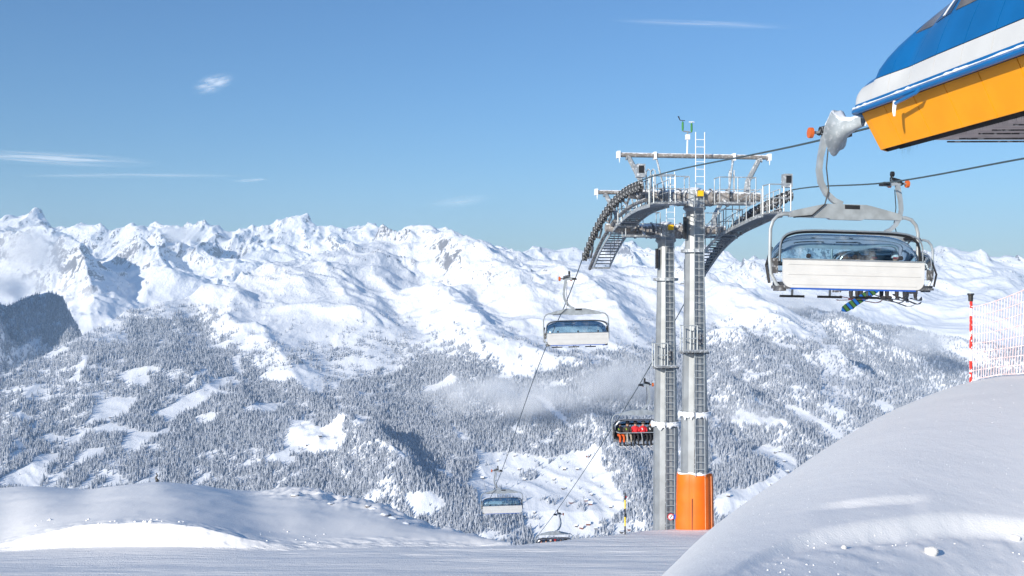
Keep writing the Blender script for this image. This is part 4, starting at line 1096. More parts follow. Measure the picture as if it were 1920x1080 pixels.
# chair half hidden by the farther tower, seen from the front (image left is local +x)
for off, lab, a, c, h, acc, ln in ((1.36, 'person in orange trousers and white helmet at the end of the chair', BLK, ORG, WHT, LIME, 0.1), (0.82, 'person in dark brown jacket and beige trousers on the same chair', BRN, BEI, BLK, LIME, 0), (0.27, 'person in red jacket with black helmet beside the beige trousers', RED, BLK, BLK, None, -0.1),
                              (-0.27, 'person in red and black jacket with white helmet patch next to the tower', RED, BLK, GRY, WHT, 0.05), (-0.80, 'person in black jacket partly covered by the tower column', BLK, BLK, BLK, WHT, 0)):
    skier(c_people, off, lab, a, c, h, acc, 3, 0, 'people riding the chair by the tower', ln)
for off, lab, a, c, h, acc in ((1.30, 'leftmost helmeted rider of the chair sinking behind the piste', RED, BLK, BLK, None), (0.80, 'second rider from the left in red on the sinking chair', RED, BLK, BLK, None), (0.33, 'third rider from the left in white and dark on the sinking chair', GRY, BLK, WHT, None), (-0.12, 'fourth rider from the left in bright red on the sinking chair', RED, BLK, RED, None),
                          (-0.70, 'fifth rider from the left with dark helmet on the sinking chair', BRN, BLK, GRY, None), (-1.22, 'rightmost rider in dark red on the sinking chair', (0.2, 0.02, 0.02), BLK, BLK, None)):
    skier(c_bottom, off, lab, a, c, h, acc, 0, 0, 'people riding the lowest chair')
for off, lab, a, c, h, acc, sk, tl, ln, gl in ((1.42, 'rider with orange goggles and blue trousers behind the bubble window', BLK, (0.04, 0.07, 0.16), BLK, RED, 1, 4, 0.25, (0.8, 0.2, 0.02)), (0.90, 'rider in brown trousers with the snowboard behind the bubble window', BRN, BRN, BLK, None, 0, 0, 0.0, (0.03, 0.02, 0.02)),
                                          (0.36, 'rider in blue jacket behind the middle of the bubble window', BLU, (0.08, 0.085, 0.1), GRY, None, 2, -6, 0.35, (0.4, 0.05, 0.05)), (-0.50, 'rider with white helmet and red collar behind the bubble window', BLK, BLK, WHT, RED, 2, 0, -0.15, (0.5, 0.05, 0.05)), (-1.10, 'rider all in black at the right end behind the bubble window', BLK, BLK, GRY, None, 2, 10, -0.5, (0.4, 0.05, 0.05))):
    skier(c_second, off, lab, a, c, h, acc, sk, tl, 'people arriving on the chair behind the nearest one', ln, gl)

# snowboard hanging from one boot, nose down to the left
def snowboard():
    m, nt, bs, out = new_mat('striped_snowboard')
    tc = nt.nodes.new('ShaderNodeTexCoord'); sp = nt.nodes.new('ShaderNodeSeparateXYZ'); nt.links.new(tc.outputs['Object'], sp.inputs[0])
    fr = math_n(nt, 'FRACT', math_n(nt, 'MULTIPLY', sp.outputs[0], 3.7))
    c1 = mixc(nt, math_n(nt, 'GREATER_THAN', fr, 0.36), (0.012, 0.10, 0.34), (0.012, 0.014, 0.02))
    c2 = mixc(nt, math_n(nt, 'GREATER_THAN', fr, 0.50), c1, (0.05, 0.13, 0.03))
    c3 = mixc(nt, math_n(nt, 'GREATER_THAN', fr, 0.86), c2, (0.015, 0.016, 0.02))
    nt.links.new(c3, bs.inputs['Base Color']); bs.inputs['Roughness'].default_value = 0.35
    pc = Matrix.Translation(c_second.location) @ Matrix.Rotation(c_second.rotation_euler.z, 4, 'Z') @ Vector((0.90, 0.55, -3.92))
    y = pc.y - 0.25
    a = Vector(P(1577, 584, y - 0.15)); c = Vector(P(1652, 536, y + 0.15))
    mid = (a + c) / 2; d = (c - a); L = d.length; d.normalize()
    nrm = Vector((0.25, -0.80, 0.55)); nrm = (nrm - d * nrm.dot(d)).normalized(); w = nrm.cross(d)
    b = MB(); vs = []; fs = []; n = 14
    outl = []
    for i in range(n + 1):
        t = -1 + 2 * i / n; hw = 0.135 * (1 - abs(t) ** 7) ** 0.5 if abs(t) < 1 else 0.0
        hw *= 0.9 + 0.1 * abs(t); lift = 0.10 * max(0, abs(t) - 0.8) * 5 * 0.2
        for q in (-1, 1):
            for k in (0, 0.014): vs.append((t * L / 2, q * max(hw, 0.004), k + lift))
    for i in range(n):
        o0, o1 = i * 4, i * 4 + 4
        fs += [(o0, o1, o1 + 2, o0 + 2), (o0 + 1, o0 + 3, o1 + 3, o1 + 1), (o0, o0 + 1, o1 + 1, o1), (o0 + 2, o1 + 2, o1 + 3, o0 + 3)]
    b.add(vs, fs)
    root = empty('snowboard', tuple(mid)); root.rotation_mode = 'QUATERNION'
    root.rotation_quaternion = Matrix((d, w, nrm)).transposed().to_quaternion()
    tag(root, 'blue and green striped snowboard hanging below the chair behind the nearest one', 'snowboard')
    b.build('board', m, root)
    b = MB(); b.box((-0.28, 0.0, -0.05), (0.14, 0.2, 0.10)); b.tube([(-0.34, -0.1, -0.02), (-0.36, -0.1, -0.2), (-0.36, 0.1, -0.2), (-0.34, 0.1, -0.02)], 0.025, 5); b.build('binding', M['black'], root)
    b = MB(); b.box((0.28, 0.0, -0.05), (0.14, 0.2, 0.10)); b.build('binding', M['black'], root)
snowboard()

# ================================================================ STATION
def station():
    yF = 21.05                                           # front end of the roof
    root = empty('lift_station', (13.97 - 0.137 * 16, 16, 2.4), LRZ)
    tag(root, 'curved blue, white and yellow chairlift station roof at the upper right', 'station')
    org = Vector(root.location)
    # local frame: x to the right of the line, y downhill, z up (origin in the middle, 5.1 m behind the front)
    LF = 5.1
    HW = 4.18
    zr = 1.18                                            # rim height over the root
    def rim(v):                                          # v metres behind the front end: half width there (rounded plan corner)
        c = 0.35
        return HW - c + math.sqrt(max(0.0, c * c - max(0, c - v) ** 2)) if v < c else HW
    def H_(v): return (1.13 + 2.5 * min(1.0, max(0.0, (v - 0.9) / 2.2)) ** 0.52) if v > 0.9 else 0.66 + 0.47 * math.sqrt(max(0.0, 1 - (1 - v / 0.9) ** 2))
    def ex(v): return 0.55 + 0.70 * min(1.0, max(0.0, (v - 0.9) / 1.2))
    def shell(v, t):
        """t 0 at the rim, 1 at the crown"""
        h = H_(v); w = rim(v)
        an = t * math.pi / 2
        x = -w + w * (1 - math.cos(an)) * 0.98
        z = zr + h * math.sin(an) ** ex(v)
        return Vector((x, LF - v, z + 0.035 * v * 0.0))
    def band_t(v, hgt):                                   # t at which the shell is hgt above the rim
        s_ = min(0.98, hgt / H_(v)); return math.asin(s_ ** (1 / ex(v))) / (math.pi / 2)
    def patch(name, v0, v1, f0, f1, mat, nv=4, ntt=6, gap=0.012, out=0.0, parent=root):
        """curved sheet-metal panel between two rows of the shell, with thickness"""
        b = MB(); vs = []; fs = []
        for k in (0, 1):
            for i in range(nv + 1):
                v = v0 + gap + (v1 - v0 - 2 * gap) * i / nv
                for j in range(ntt + 1):
                    t0, t1 = f0(v), f1(v); t = t0 + (t1 - t0) * j / ntt
                    p = shell(v, t); q = shell(v, min(t + 0.01, 1)) - shell(v, max(t - 0.01, 0)); nrm = Vector((-q.z, 0, q.x)).normalized()
                    vs.append(p + nrm * (out - 0.03 * k))
        m = ntt + 1; S = (nv + 1) * m
        for i in range(nv):
            for j in range(ntt):
                a = i * m + j; fs.append((a, a + 1, a + m + 1, a + m)); fs.append((S + a, S + a + m, S + a + m + 1, S + a + 1))
        for i in range(nv):
            a = i * m; fs.append((a, a + m, S + a + m, S + a)); a = i * m + ntt; fs.append((a, S + a, S + a + m, a + m))
        for j in range(ntt):
            a = j; fs.append((a, S + a, S + a + 1, a + 1)); a = nv * m + j; fs.append((a, a + 1, S + a + 1, S + a))
        b.add(vs, fs); return b.build(name, mat, parent, smooth=True)
    c = lambda val: (lambda v: val)
    lip = lambda v: band_t(v, 0.13); wtop = lambda v: band_t(v, 0.50 if v > 0.9 else 0.42 + 0.09 * v)
    edges = [0.0, 0.4, 0.9, 1.55, 2.25, 3.05, 3.9, 4.75, 5.65, 6.6, 7.6, 8.6]
    patch('inner_lining', 0.02, 8.6, c(0.0), c(0.97), M['gap'], 40, 20, 0.0, -0.06)
    for i, (v0, v1) in enumerate(zip(edges[:-1], edges[1:])):
        patch('gutter_panel', v0, v1, c(0.0), lip, M['blue'], 5, 3, 0.003, 0.02)
        patch('white_panel', v0, v1, lip, wtop, M['band_white'], 5, 5, 0.009, 0.01)
        up0 = lambda v: wtop(v) + 0.004
        if v0 < 1.5 or i > 9:
            patch('white_panel' if i == 0 else 'blue_panel', v0, v1, up0, c(0.97), M['band_white'] if i == 0 else M['blue'], 6, 14, 0.004, 0.01)
        else:
            w0 = lambda v: band_t(v, min(1.22, H_(v) * 0.55)); w1 = lambda v: band_t(v, min(2.2, H_(v) * 0.86))
            patch('blue_panel', v0, v1, up0, w0, M['blue'], 5, 8, 0.009, 0.01)
            patch('blue_panel', v0, v1, w1, c(0.97), M['blue'], 5, 5, 0.004, 0.01)
            fr = patch('window', v0, v1, w0, w1, M['blue'], 4, 6, 0.004, 0.0)
            patch('pane', v0 + 0.09, v1 - 0.09, lambda v: w0(v) + 0.012, lambda v: w1(v) - 0.012, M['window_grey'] if i % 2 else M['window'], 4, 6, 0.0, 0.012, fr)
            if i % 2 == 0:                                # snow blown onto the pane
                patch('snow_streak', v0 + 0.35, v0 + 0.43, lambda v: w0(v) + 0.02, lambda v: w1(v) - 0.03, M['rime'], 3, 8, 0.0, 0.02, fr)
    # gutter lip with a strip of settled snow
    rr = random.Random(8)
    b = MB(); b.tube([(-rim(v) - 0.05, LF - v, zr - 0.02) for v in np.linspace(0.0, 8.6, 30)], 0.055, 8); b.build('gutter', M['blue'], root, smooth=True)
    b = MB(); b.tube([(-rim(v) - 0.06, LF - v, zr + 0.05) for v in np.linspace(0.2, 8.6, 90)], [0.012 + 0.03 * rr.random() * (0.5 + 0.5 * math.sin(i * 0.37)) for i in range(90)], 6); b.build('snow_line', M['rime'], root, smooth=True)
    b = MB(); vs = []; vv = np.linspace(0.0, 8.6, 30); fs = []
    for v in vv: vs += [(-rim(v) + 0.01, LF - v, zr - 0.015), (-rim(v) + 0.24, LF - v, zr - 0.015), (-rim(v) + 0.24, LF - v, zr + 0.01), (-rim(v) + 0.01, LF - v, zr + 0.01)]
    for k in range(29): fs += [(k * 4 + q, k * 4 + (q + 1) % 4, k * 4 + 4 + (q + 1) % 4, k * 4 + 4 + q) for q in range(4)]
    b.add(vs, fs); b.build('eave_strip', M['blue'], root)
    # drip pipe
    b = MB(); b.tube([(-HW - 0.08, LF - 2.85, zr - 0.02), (-HW - 0.12, LF - 2.75, zr - 0.10), (-HW - 0.14, LF - 2.1, zr - 0.16), (-HW - 0.14, LF - 2.05, zr - 0.20)], 0.035, 6); b.build('drain_pipe', M['blue'], root)
    b = MB(); b.tube([(-HW - 0.14, LF - 2.07, zr - 0.12), (-HW - 0.15, LF - 2.05, zr - 0.30), (-HW - 0.15, LF - 2.06, zr - 0.40)], [0.04, 0.035, 0.02], 6); b.build('icicle', M['rime'], root)
    # yellow skirt leaning inward
    ye = [0.0, 1.15, 2.2, 3.2, 4.2, 5.2, 6.2, 7.2, 8.6]
    ztop, zbot, inn = zr - 0.03, zr - 0.80, 0.26
    def sk(v, k): return Vector((-rim(v) + 0.13 + inn * k, LF - v - 0.28 * k * max(0, 1 - v / 9), ztop + (zbot - ztop) * k))
    for v0, v1 in zip(ye[:-1], ye[1:]):
        b = MB(); vs = []; fs = []
        nn = 5
        for th in (0, 0.03):
            for i in range(nn + 1):
                v = v0 + 0.010 + (v1 - v0 - 0.020) * i / nn
                for k in (0, 0.5, 1): p = sk(v, k); vs.append((p.x + th, p.y, p.z))
        m = 3; S = (nn + 1) * m
        for i in range(nn):
            for j in range(2):
                a = i * m + j; fs.append((a, a + 1, a + m + 1, a + m)); fs.append((S + a, S + a + m, S + a + m + 1, S + a + 1))
            a = i * m; fs.append((a, a + m, S + a + m, S + a)); a = i * m + 2; fs.append((a, S + a, S + a + m, a + m))
        for j in range(2):
            a = j; fs.append((a, S + a, S + a + 1, a + 1)); a = nn * m + j; fs.append((a, a + 1, S + a + 1, S + a))
        b.add(vs, fs); b.build('yellow_panel', M['yellow'], root)
    b = MB(); vs = []; fs = []
    for v in (0.02, 8.6):
        for k in (0, 1): p = sk(v, k); vs += [(p.x + 0.035, p.y, p.z), (p.x + 0.07, p.y, p.z)]
    b.add(vs, [(0, 2, 6, 4), (1, 5, 7, 3), (0, 4, 5, 1), (2, 3, 7, 6), (0, 1, 3, 2), (4, 6, 7, 5)]); b.build('skirt_backing', M['gap'], root)
    # soffit under the roof, bristle seal along its edge
    b = MB(); p0 = sk(0.9, 1); p1 = sk(8.6, 1)
    b.add([(p0.x + 0.25, p0.y - 0.2, zbot + 0.08), (p1.x + 0.25, p1.y, zbot + 0.08), (-0.9, p1.y, zbot + 0.02), (-1.4, p0.y - 0.9, zbot + 0.02), (p0.x + 0.25, p0.y - 0.2, zbot + 0.2), (p1.x + 0.25, p1.y, zbot + 0.2), (-0.9, p1.y, zbot + 0.2), (-1.4, p0.y - 0.9, zbot + 0.2)],
          [(0, 1, 2, 3), (7, 6, 5, 4), (0, 4, 5, 1), (1, 5, 6, 2), (2, 6, 7, 3), (3, 7, 4, 0)]); b.build('soffit', M['soffit'], root)
    for q in (1.6, 2.6, 3.6):
        b = MB(); b.tube([(-3.0, LF - q, zbot + 0.02), (-1.6, LF - q - 0.5, zbot - 0.02), (-1.55, LF - q - 0.9, zbot - 0.02), (-3.0, LF - q - 0.4, zbot + 0.02)], 0.02, 4); b.build('soffit_rail', M['steel_dk'], root)
    b = MB()
    for i in range(900):
        v = 0.75 + 7.6 * i / 900; p = sk(v, 1); big = 2.3 if v < 1.2 else 1.0
        x_, y_ = p.x + 0.06 + rr.random() * 0.22, p.y + rr.uniform(-0.03, 0.03); L_ = (0.06 + 0.07 * rr.random()) * big
        b.add([(x_ - 0.012, y_ - 0.02, p.z + 0.05), (x_ + 0.012, y_ + 0.02, p.z + 0.05), (x_ + rr.uniform(-.03, .03), y_ + rr.uniform(-.03, .03), p.z - L_)], [(0, 1, 2)])
    o = b.build('bristle_seal', M['brush'], root); o['kind'] = 'stuff'
    b = MB(); p0, p1 = sk(0.75, 1), sk(8.5, 1); b.tube([(p0.x + 0.16, p0.y, p0.z + 0.05), (p1.x + 0.16, p1.y, p1.z + 0.05)], 0.10, 6); b.build('seal_rail', M['brush'], root)
    # shaft of a support column shaded inside
    # flared rope guide at the mouth, caked with snow
    q0 = Vector(P(1620, 228, 21.2)); fa = Vector((-0.66, 0.66, -0.30)).normalized(); fs_ = Vector((fa.y, -fa.x, 0)).normalized()
    b = MB(); vs = []; fs = []; n = 28; prof = [(0.0, 0.17), (0.25, 0.17), (0.5, 0.20), (0.75, 0.29), (0.92, 0.43), (1.0, 0.55), (1.02, 0.55), (0.90, 0.38), (0.72, 0.25), (0.45, 0.17), (0.1, 0.14)]
    for s_, r_ in prof:
        base_ = q0 + fa * (s_ * 0.66)
        for k in range(n):
            a = 2 * math.pi * k / n
            lob = 1 + 0.16 * math.sin(2 * a + 0.8) + 0.06 * math.sin(5 * a + s_ * 4)
            off = fs_ * (math.cos(a) * r_ * lob * 0.85) + Vector((0, 0, math.sin(a) * r_ * lob))
            p = base_ + off - org; vs.append((p.dot(LN), p.dot(LD), p.z + 0.05))
    for i in range(len(prof) - 1):
        for k in range(n):
            l = (k + 1) % n; fs.append((i * n + k, i * n + l, (i + 1) * n + l, (i + 1) * n + k))
    b.add(vs, fs); b.build('rope_guide_funnel', M['funnel'], root, smooth=True)
station()

# ================================================================ MARKER POLE, NET
def marker_pole():
    y = 41.0; sx_ = 1172; zb = gz(sx_, y); top = 924
    p = P(sx_, 0, y); h = (540 - top) / F * y - zb
    root = empty('marker_pole', (p[0], y, zb - 0.1)); tag(root, 'thin black and yellow banded pole at the edge of the piste', 'marker pole')
    segs = [(0, 0.20, 'black'), (0.20, 0.42, 'pole_yellow'), (0.42, 0.62, 'black'), (0.62, 0.83, 'pole_yellow'), (0.83, 1.0, 'black')]
    for a, c, m in segs:
        b = MB(); b.tube([(0, 0, 0.1 + a * h + (0.001 if a else -0.1)), (0, 0, 0.1 + c * h)], 0.03, 8); b.build('band', M[m], root)
    b = MB(); b.tube([(0.03, 0, 0.1 + 0.9 * h), (0.06, 0, 0.1 + 0.9 * h)], 0.03, 8); b.build('red_reflector', M['sign_red'], root)
marker_pole()

def safety_net():
    y0 = 22.6; sx0 = 1820; zb = gz(sx0, y0); x0 = P(sx0, 0, y0)[0]
    h = (540 - 550) / F * y0 - zb
    pole = empty('net_pole', (x0, y0, zb)); tag(pole, 'red and white net pole with black cap on the right-hand mound', 'pole', 'poles carrying the safety net')
    b = MB(); b.tube([(0, 0, -0.4), (0.01, 0, h - 0.18)], 0.032, 8)
    m, nt, bs, out = new_mat('red_white_pole')
    tc = nt.nodes.new('ShaderNodeTexCoord'); sp = nt.nodes.new('ShaderNodeSeparateXYZ'); nt.links.new(tc.outputs['Object'], sp.inputs[0])
    s_ = math_n(nt, 'FRACT', math_n(nt, 'ADD', math_n(nt, 'MULTIPLY', sp.outputs[2], 2.2), math_n(nt, 'MULTIPLY', noise(nt, 7, 4), 2.6)))
    nt.links.new(mixc(nt, math_n(nt, 'GREATER_THAN', s_, 0.52), (0.75, 0.03, 0.02), (0.84, 0.84, 0.86)), bs.inputs['Base Color'])
    b.build('shaft', m, pole)
    b = MB(); b.lathe([(0.05, h - 0.18), (0.055, h - 0.05), (0.075, h - 0.03), (0.075, h)], 10); b.build('cap', M['black'], pole)
    # the net runs to the next pole, out of frame
    y1 = 17.0; sx1 = 2190; z1 = gz(sx1, y1); x1 = P(sx1, 0, y1)[0]; h1 = 3.0
    pole2 = empty('net_pole', (x1, y1, z1)); tag(pole2, 'red net pole outside the right edge, holding the near end of the net', 'pole', 'poles carrying the safety net')
    b = MB(); b.tube([(0, 0, -0.4), (0, 0, h1)], 0.038, 8); b.build('shaft', M['pole_red'], pole2)
    nu, nv = 60, 9
    def pt(u, v):
        x = x0 + (x1 - x0) * u; y = y0 + (y1 - y0) * u
        sxu = 960 + F * x / y; g = gz(sxu, y) + 0.03
        top = (zb + h - 0.30) * (1 - u) + (z1 + h1 + 0.15) * u - 0.90 * (u * (1 - u)) ** 0.80
        sag = 0.22 * math.sin(math.pi * min(1, u * 1.15)) * v * (1 - v) * 1.6
        z = g + (top - g) * v - sag
        wob = 0.05 * math.sin(u * 37 + v * 3) * (1 - v) + 0.02 * math.sin(u * 91)
        return Vector((x + wob * 0.6, y + wob + 0.25 * math.sin(u * 3.1) * (1 - v), z))
    net = empty('safety_net', (x0, y0, zb)); tag(net, 'pale red mesh safety net strung across the right-hand mound', 'safety net')
    org = Vector((x0, y0, zb))
    b = MB()
    for j in range(nv):
        v = j / (nv - 1); b.tube([pt(u, v) - org for u in np.linspace(0, 1, 50)], 0.011 if j not in (0, nv - 1) else 0.014, 4, caps=False)
    o = b.build('horizontal_cords', M['net'], net); o['kind'] = 'stuff'
    b = MB()
    for i in range(nu + 1):
        u = (i / nu) ** 0.95; b.tube([pt(u, v) - org for v in np.linspace(0, 1, 12)], 0.0075, 4, caps=False)
    o = b.build('vertical_cords', M['net'], net); o['kind'] = 'stuff'
safety_net()

# small dark stake figure on the crest of the left knoll
y = 53.6; sx_ = 294; zb = gz(sx_, y); p = P(sx_, 0, y)
st = empty('trail_stake', (p[0], y, zb)); tag(st, 'small black stake with a bent top on the crest of the left knoll', 'stake')
b = MB(); b.tube([(0.04, 0, -0.3), (0.02, 0, 0.10), (-0.06, 0, 0.22), (-0.02, 0, 0.30)], [0.04, 0.09, 0.06, 0.03], 6); b.build('stump', M['black'], st)
b = MB(); b.tube([(0.0, 0, 0.26), (0.03, 0, 0.34), (-0.04, 0, 0.50)], [0.035, 0.04, 0.02], 6); b.build('tip', M['black'], st)

ORD = ['leftmost', 'second', 'third', 'fourth', 'fifth', 'sixth', 'seventh', 'eighth', 'ninth', 'tenth', 'eleventh', 'twelfth', 'thirteenth', 'fourteenth', 'fifteenth', 'sixteenth', 'seventeenth', 'eighteenth', 'nineteenth', 'twentieth', 'twenty-first']
def ordinal(i, n): return 'rightmost' if i == n - 1 else (ORD[i] if i == 0 else ORD[i] + ' from the left')
# ================================================================ BARNS IN THE VALLEY
def main_surface(sx, sy):
    """point on the main mountain seen at a photo pixel"""
    px = 960 + F * Xm[:400] / Ym[:400]; py = 540 - F * Zm[:400] / Ym[:400]
    d = (px - sx) ** 2 + (py - sy) ** 2; i = np.unravel_index(np.argmin(d), d.shape); return float(Xm[i]), float(Ym[i]), float(Zm[i])
def barn_proto(wall_mat):
    root = empty('barn'); L, W_, hw, hr = 1.0, 0.75, 0.42, 0.30
    b = MB(); b.prism([(-W_ / 2, -0.25), (W_ / 2, -0.25), (W_ / 2, hw), (0, hw + hr), (-W_ / 2, hw)], 'X', -L / 2, L / 2); b.build('wall', wall_mat, root)
    b = MB(); e = 0.14
    b.prism([(-W_ / 2 - e, hw - 0.10), (0, hw + hr + 0.02), (W_ / 2 + e, hw - 0.10), (W_ / 2 + e, hw + 0.05), (0, hw + hr + 0.18), (-W_ / 2 - e, hw + 0.05)], 'X', -L / 2 - e, L / 2 + e); b.build('roof', M['roof_snow'], root)
    return root
BARNS = [(973, 881, 0), (984, 900, 0), (965, 855, 0), (934, 864, 0), (1029, 941, 0), (1001, 962, 0), (981, 968, 0), (1039, 899, 0), (1057, 917, 0), (1082, 881, 0), (1102, 856, 1), (1058, 880, 0), (1109, 928, 0), (1071, 943, 1), (1099, 940, 1), (1107, 946, 1), (1090, 990, 1), (1080, 987, 0), (1103, 983, 1), (1117, 991, 0), (1146, 952, 0), (948, 985, 0),
         (896, 970, 0), (207, 783, 0), (197, 915, 0), (905, 898, 0), (1455, 850, 0), (1463, 848, 0), (1471, 866, 0), (1476, 885, 0), (1365, 930, 0), (1447, 910, 0), (545, 688, 0), (600, 820, 0), (575, 835, 0), (1180, 993, 1), (1165, 998, 0)]
protos = [barn_proto(M['wood']), barn_proto(M['wood_red'])]
usedp = [False, False]
for i, (sx_, sy_, k) in enumerate(BARNS):
    x, y, z = main_surface(sx_, sy_)
    if not usedp[k]: o = protos[k]; usedp[k] = True
    else: o = copy_tree(protos[k])
    s = random.uniform(9.0, 12.5) if k == 0 else random.uniform(12, 16)
    o.location = (x, y, z + 0.5); o.scale = (s, s, s * 0.9); o.rotation_euler = (0, 0, random.uniform(-0.6, 0.6))
    if sx_ < 850: lab = ['small dark barn alone on a clearing of the left wooded slope', 'small dark barn at a clearing just above the left knoll', 'tiny barn on the high snowy clearing of the wooded slope', 'tiny dark barn on the bright clearing left of the shaded wooded spur', 'tiny barn near the lower edge of the bright clearing by the wooded spur'][[207, 197, 545, 600, 575].index(sx_)]
    else:
        fam = [b_[0] for b_ in BARNS if b_[0] > 850 and (b_[0] > 1300) == (sx_ > 1300) and (sx_ > 1300 or b_[2] == k)]
        od = ordinal(sorted(fam).index(sx_), len(fam))
    if sx_ < 850: pass
    elif sx_ > 1300: lab = 'small dark barn on the snowy clearing right of the towers, ' + od
    elif k: lab = 'red-brown snowy-roofed chalet on the valley meadow, ' + od
    else: lab = 'small dark hay barn on the valley meadow, ' + od
    tag(o, lab, 'barn', 'farm buildings on the right-hand clearing' if sx_ > 1300 else ('barns on the wooded slope' if sx_ < 850 else ('chalets on the valley meadow' if k else 'hay barns on the valley meadow')))

# ================================================================ SNOW CLODS AND ROCKS
def clod_mesh(seed, flat=0.7):
    bm = bmesh.new(); bmesh.ops.create_icosphere(bm, subdivisions=2, radius=1.0); r = random.Random(seed); a = [r.uniform(0, 6) for _ in range(6)]
    for v in bm.verts:
        k = 1 + 0.22 * math.sin(3 * v.co.x + a[0]) * math.sin(2.6 * v.co.y + a[1]) + 0.14 * math.sin(5 * v.co.z + a[2]) * math.cos(5 * v.co.x + a[3]) + r.uniform(-0.05, 0.05)
        v.co *= k; v.co.z *= flat
    me = bpy.data.meshes.new('clod'); bm.to_mesh(me); bm.free(); me.polygons.foreach_set('use_smooth', [True] * len(me.polygons)); return me
def ground_at(sx, sy, ys):
    z = ground_z(np.full((len(ys), 1), float(sx)), ys[:, None])[:, 0]; s_ = 540 - F * z / ys
    i = np.nonzero(s_ <= sy)[0]; i = i[0] if len(i) else len(ys) - 1; return float(ys[i]), float(z[i])
YS = np.exp(np.linspace(math.log(3), math.log(55), 320))
clods = [clod_mesh(i) for i in range(4)]
bm_all = bmesh.new()
def put(sx, sy, r, k):
    y, z = ground_at(sx, sy, YS); me = clods[k % 4].copy(); me.transform(Matrix.Translation(((sx - 960) / F * y, y, z + 0.25 * r)) @ Matrix.Rotation(k * 1.3, 4, 'Z') @ Matrix.Diagonal((r, r, r, 1))); bm_all.from_mesh(me); bpy.data.meshes.remove(me)
rc = random.Random(11)
for k in range(45):
    sx_ = rc.uniform(1420, 1920); base = np.interp(sx_, [1340, 1500, 1640, 1920], [1095, 1025, 1003, 1005]); put(sx_, min(1079, base + abs(rc.gauss(0, 26))), rc.uniform(0.002, 0.007), k)
for k in range(170):                                      # pale snow specks added to stand for sparkle on the mound
    sx_ = rc.uniform(1330, 1919); top_ = float(t_sr(sx_)); sy_ = rc.uniform(top_ + 12, 1075); y, z = ground_at(sx_, sy_, YS); put(sx_, sy_, 0.00035 * y * rc.uniform(0.5, 1.1), k)
for k in range(22):
    sx_ = rc.choice((90, 150, 210, 290, 330, 380)) + rc.gauss(0, 18); put(sx_, 984 + rc.uniform(-9, 2) + max(0, (sx_ - 380) * 0.3), rc.uniform(0.015, 0.05) * (1.6 if k % 9 == 0 else 1), k)
for k in range(16):
    sx_ = rc.uniform(480, 620); put(sx_, 1000 + rc.uniform(-10, 25), rc.uniform(0.012, 0.035), k)
me = bpy.data.meshes.new('snow_crumbs_and_glints'); bm_all.to_mesh(me); bm_all.free(); me.materials.append(M['snow_near']); me.polygons.foreach_set('use_smooth', [True] * len(me.polygons))
o = link('snow_crumbs_and_glints', me); tag(o, 'loose crumbs of snow along the ploughed bank and the ski cut, with specks added as glints on the mound', 'snow', kind='stuff')
for sx_, sy_, r_, lab in ((1745, 1043, 0.042, 'largest snowball lying below the ski cut at the lower right'), (1582, 1030, 0.02, 'small snowball left of the largest one below the ski cut'), (1905, 1016, 0.032, 'snow lump at the right edge below the ski cut')):
    y, z = ground_at(sx_, sy_, YS); c_ = clod_mesh(int(sx_), 0.8); c_.materials.append(M['snow_near']); o = link('snowball', c_); o.location = ((sx_ - 960) / F * y, y, z + r_ * 0.5); o.scale = (r_, r_, r_); tag(o, lab, 'snowball', 'snowballs below the ski cut')
# rocks on the rough right-hand edge of the knoll
for i, (sx_, sy_, r_) in enumerate([(553, 925, 0.22), (620, 940, 0.2), (700, 950, 0.26), (722, 962, 0.30), (735, 968, 0.25), (690, 945, 0.16), (760, 978, 0.2)]):
    y, z = ground_at(sx_, sy_ + 4, np.linspace(37, 58, 240)); c_ = clod_mesh(70 + i, 0.6); c_.materials.append(M['rock']); o = link('rock', c_); o.location = ((sx_ - 960) / F * y, y, z - r_ * 0.25); o.scale = (r_ * 0.9, r_, r_ * 0.9)
    tag(o, 'snow-dusted rock on the rough right edge of the knoll, ' + ordinal([553, 620, 690, 700, 722, 735, 760].index(sx_), 7), 'rock', 'rocks on the edge of the knoll')

# ================================================================ CLOUDS AND HAZE
def cloud_mat(name, dens, scale, thr):
    m, nt, bs, out = new_mat(name); nt.nodes.remove(bs)
    v = nt.nodes.new('ShaderNodeVolumePrincipled'); v.inputs['Color'].default_value = (1, 1, 1, 1); v.inputs['Anisotropy'].default_value = -0.1
    tc = nt.nodes.new('ShaderNodeTexCoord'); ln = nt.nodes.new('ShaderNodeVectorMath'); ln.operation = 'LENGTH'; nt.links.new(tc.outputs['Object'], ln.inputs[0])
    geo = nt.nodes.new('ShaderNodeNewGeometry')
    n = noise(nt, scale, 3, vec=geo.outputs['Position'], rough=0.5)
    fall = ramp(nt, ln.outputs['Value'], 1.0, 0.25)
    d = math_n(nt, 'MULTIPLY', ramp(nt, math_n(nt, 'ADD', n, math_n(nt, 'MULTIPLY', fall, 0.22)), thr, thr + 0.30), math_n(nt, 'MULTIPLY', fall, dens))
    nt.links.new(d, v.inputs['Density']); nt.links.new(v.outputs[0], out.inputs['Volume']); return m
def cloud(sx, sy, y, w, h, dpt, mat, label):
    bm = bmesh.new(); bmesh.ops.create_icosphere(bm, subdivisions=3, radius=1.0); me = bpy.data.meshes.new('valley_cloud'); bm.to_mesh(me); bm.free(); me.materials.append(mat)
    o = link('valley_cloud', me); o.location = P(sx, sy, y); o.scale = (w / F * y / 2, dpt / 2, h / F * y / 2); tag(o, label, 'cloud', 'low clouds drifting over the slopes'); return o
cm = cloud_mat('valley_cloud', 0.0085, 0.0055, 0.50)
cm2 = cloud_mat('valley_cloud_thin', 0.005, 0.005, 0.48)
cloud(945, 742, 4250, 600, 125, 460, cm, 'long low cloud bank lying across the wooded slope left of the towers')
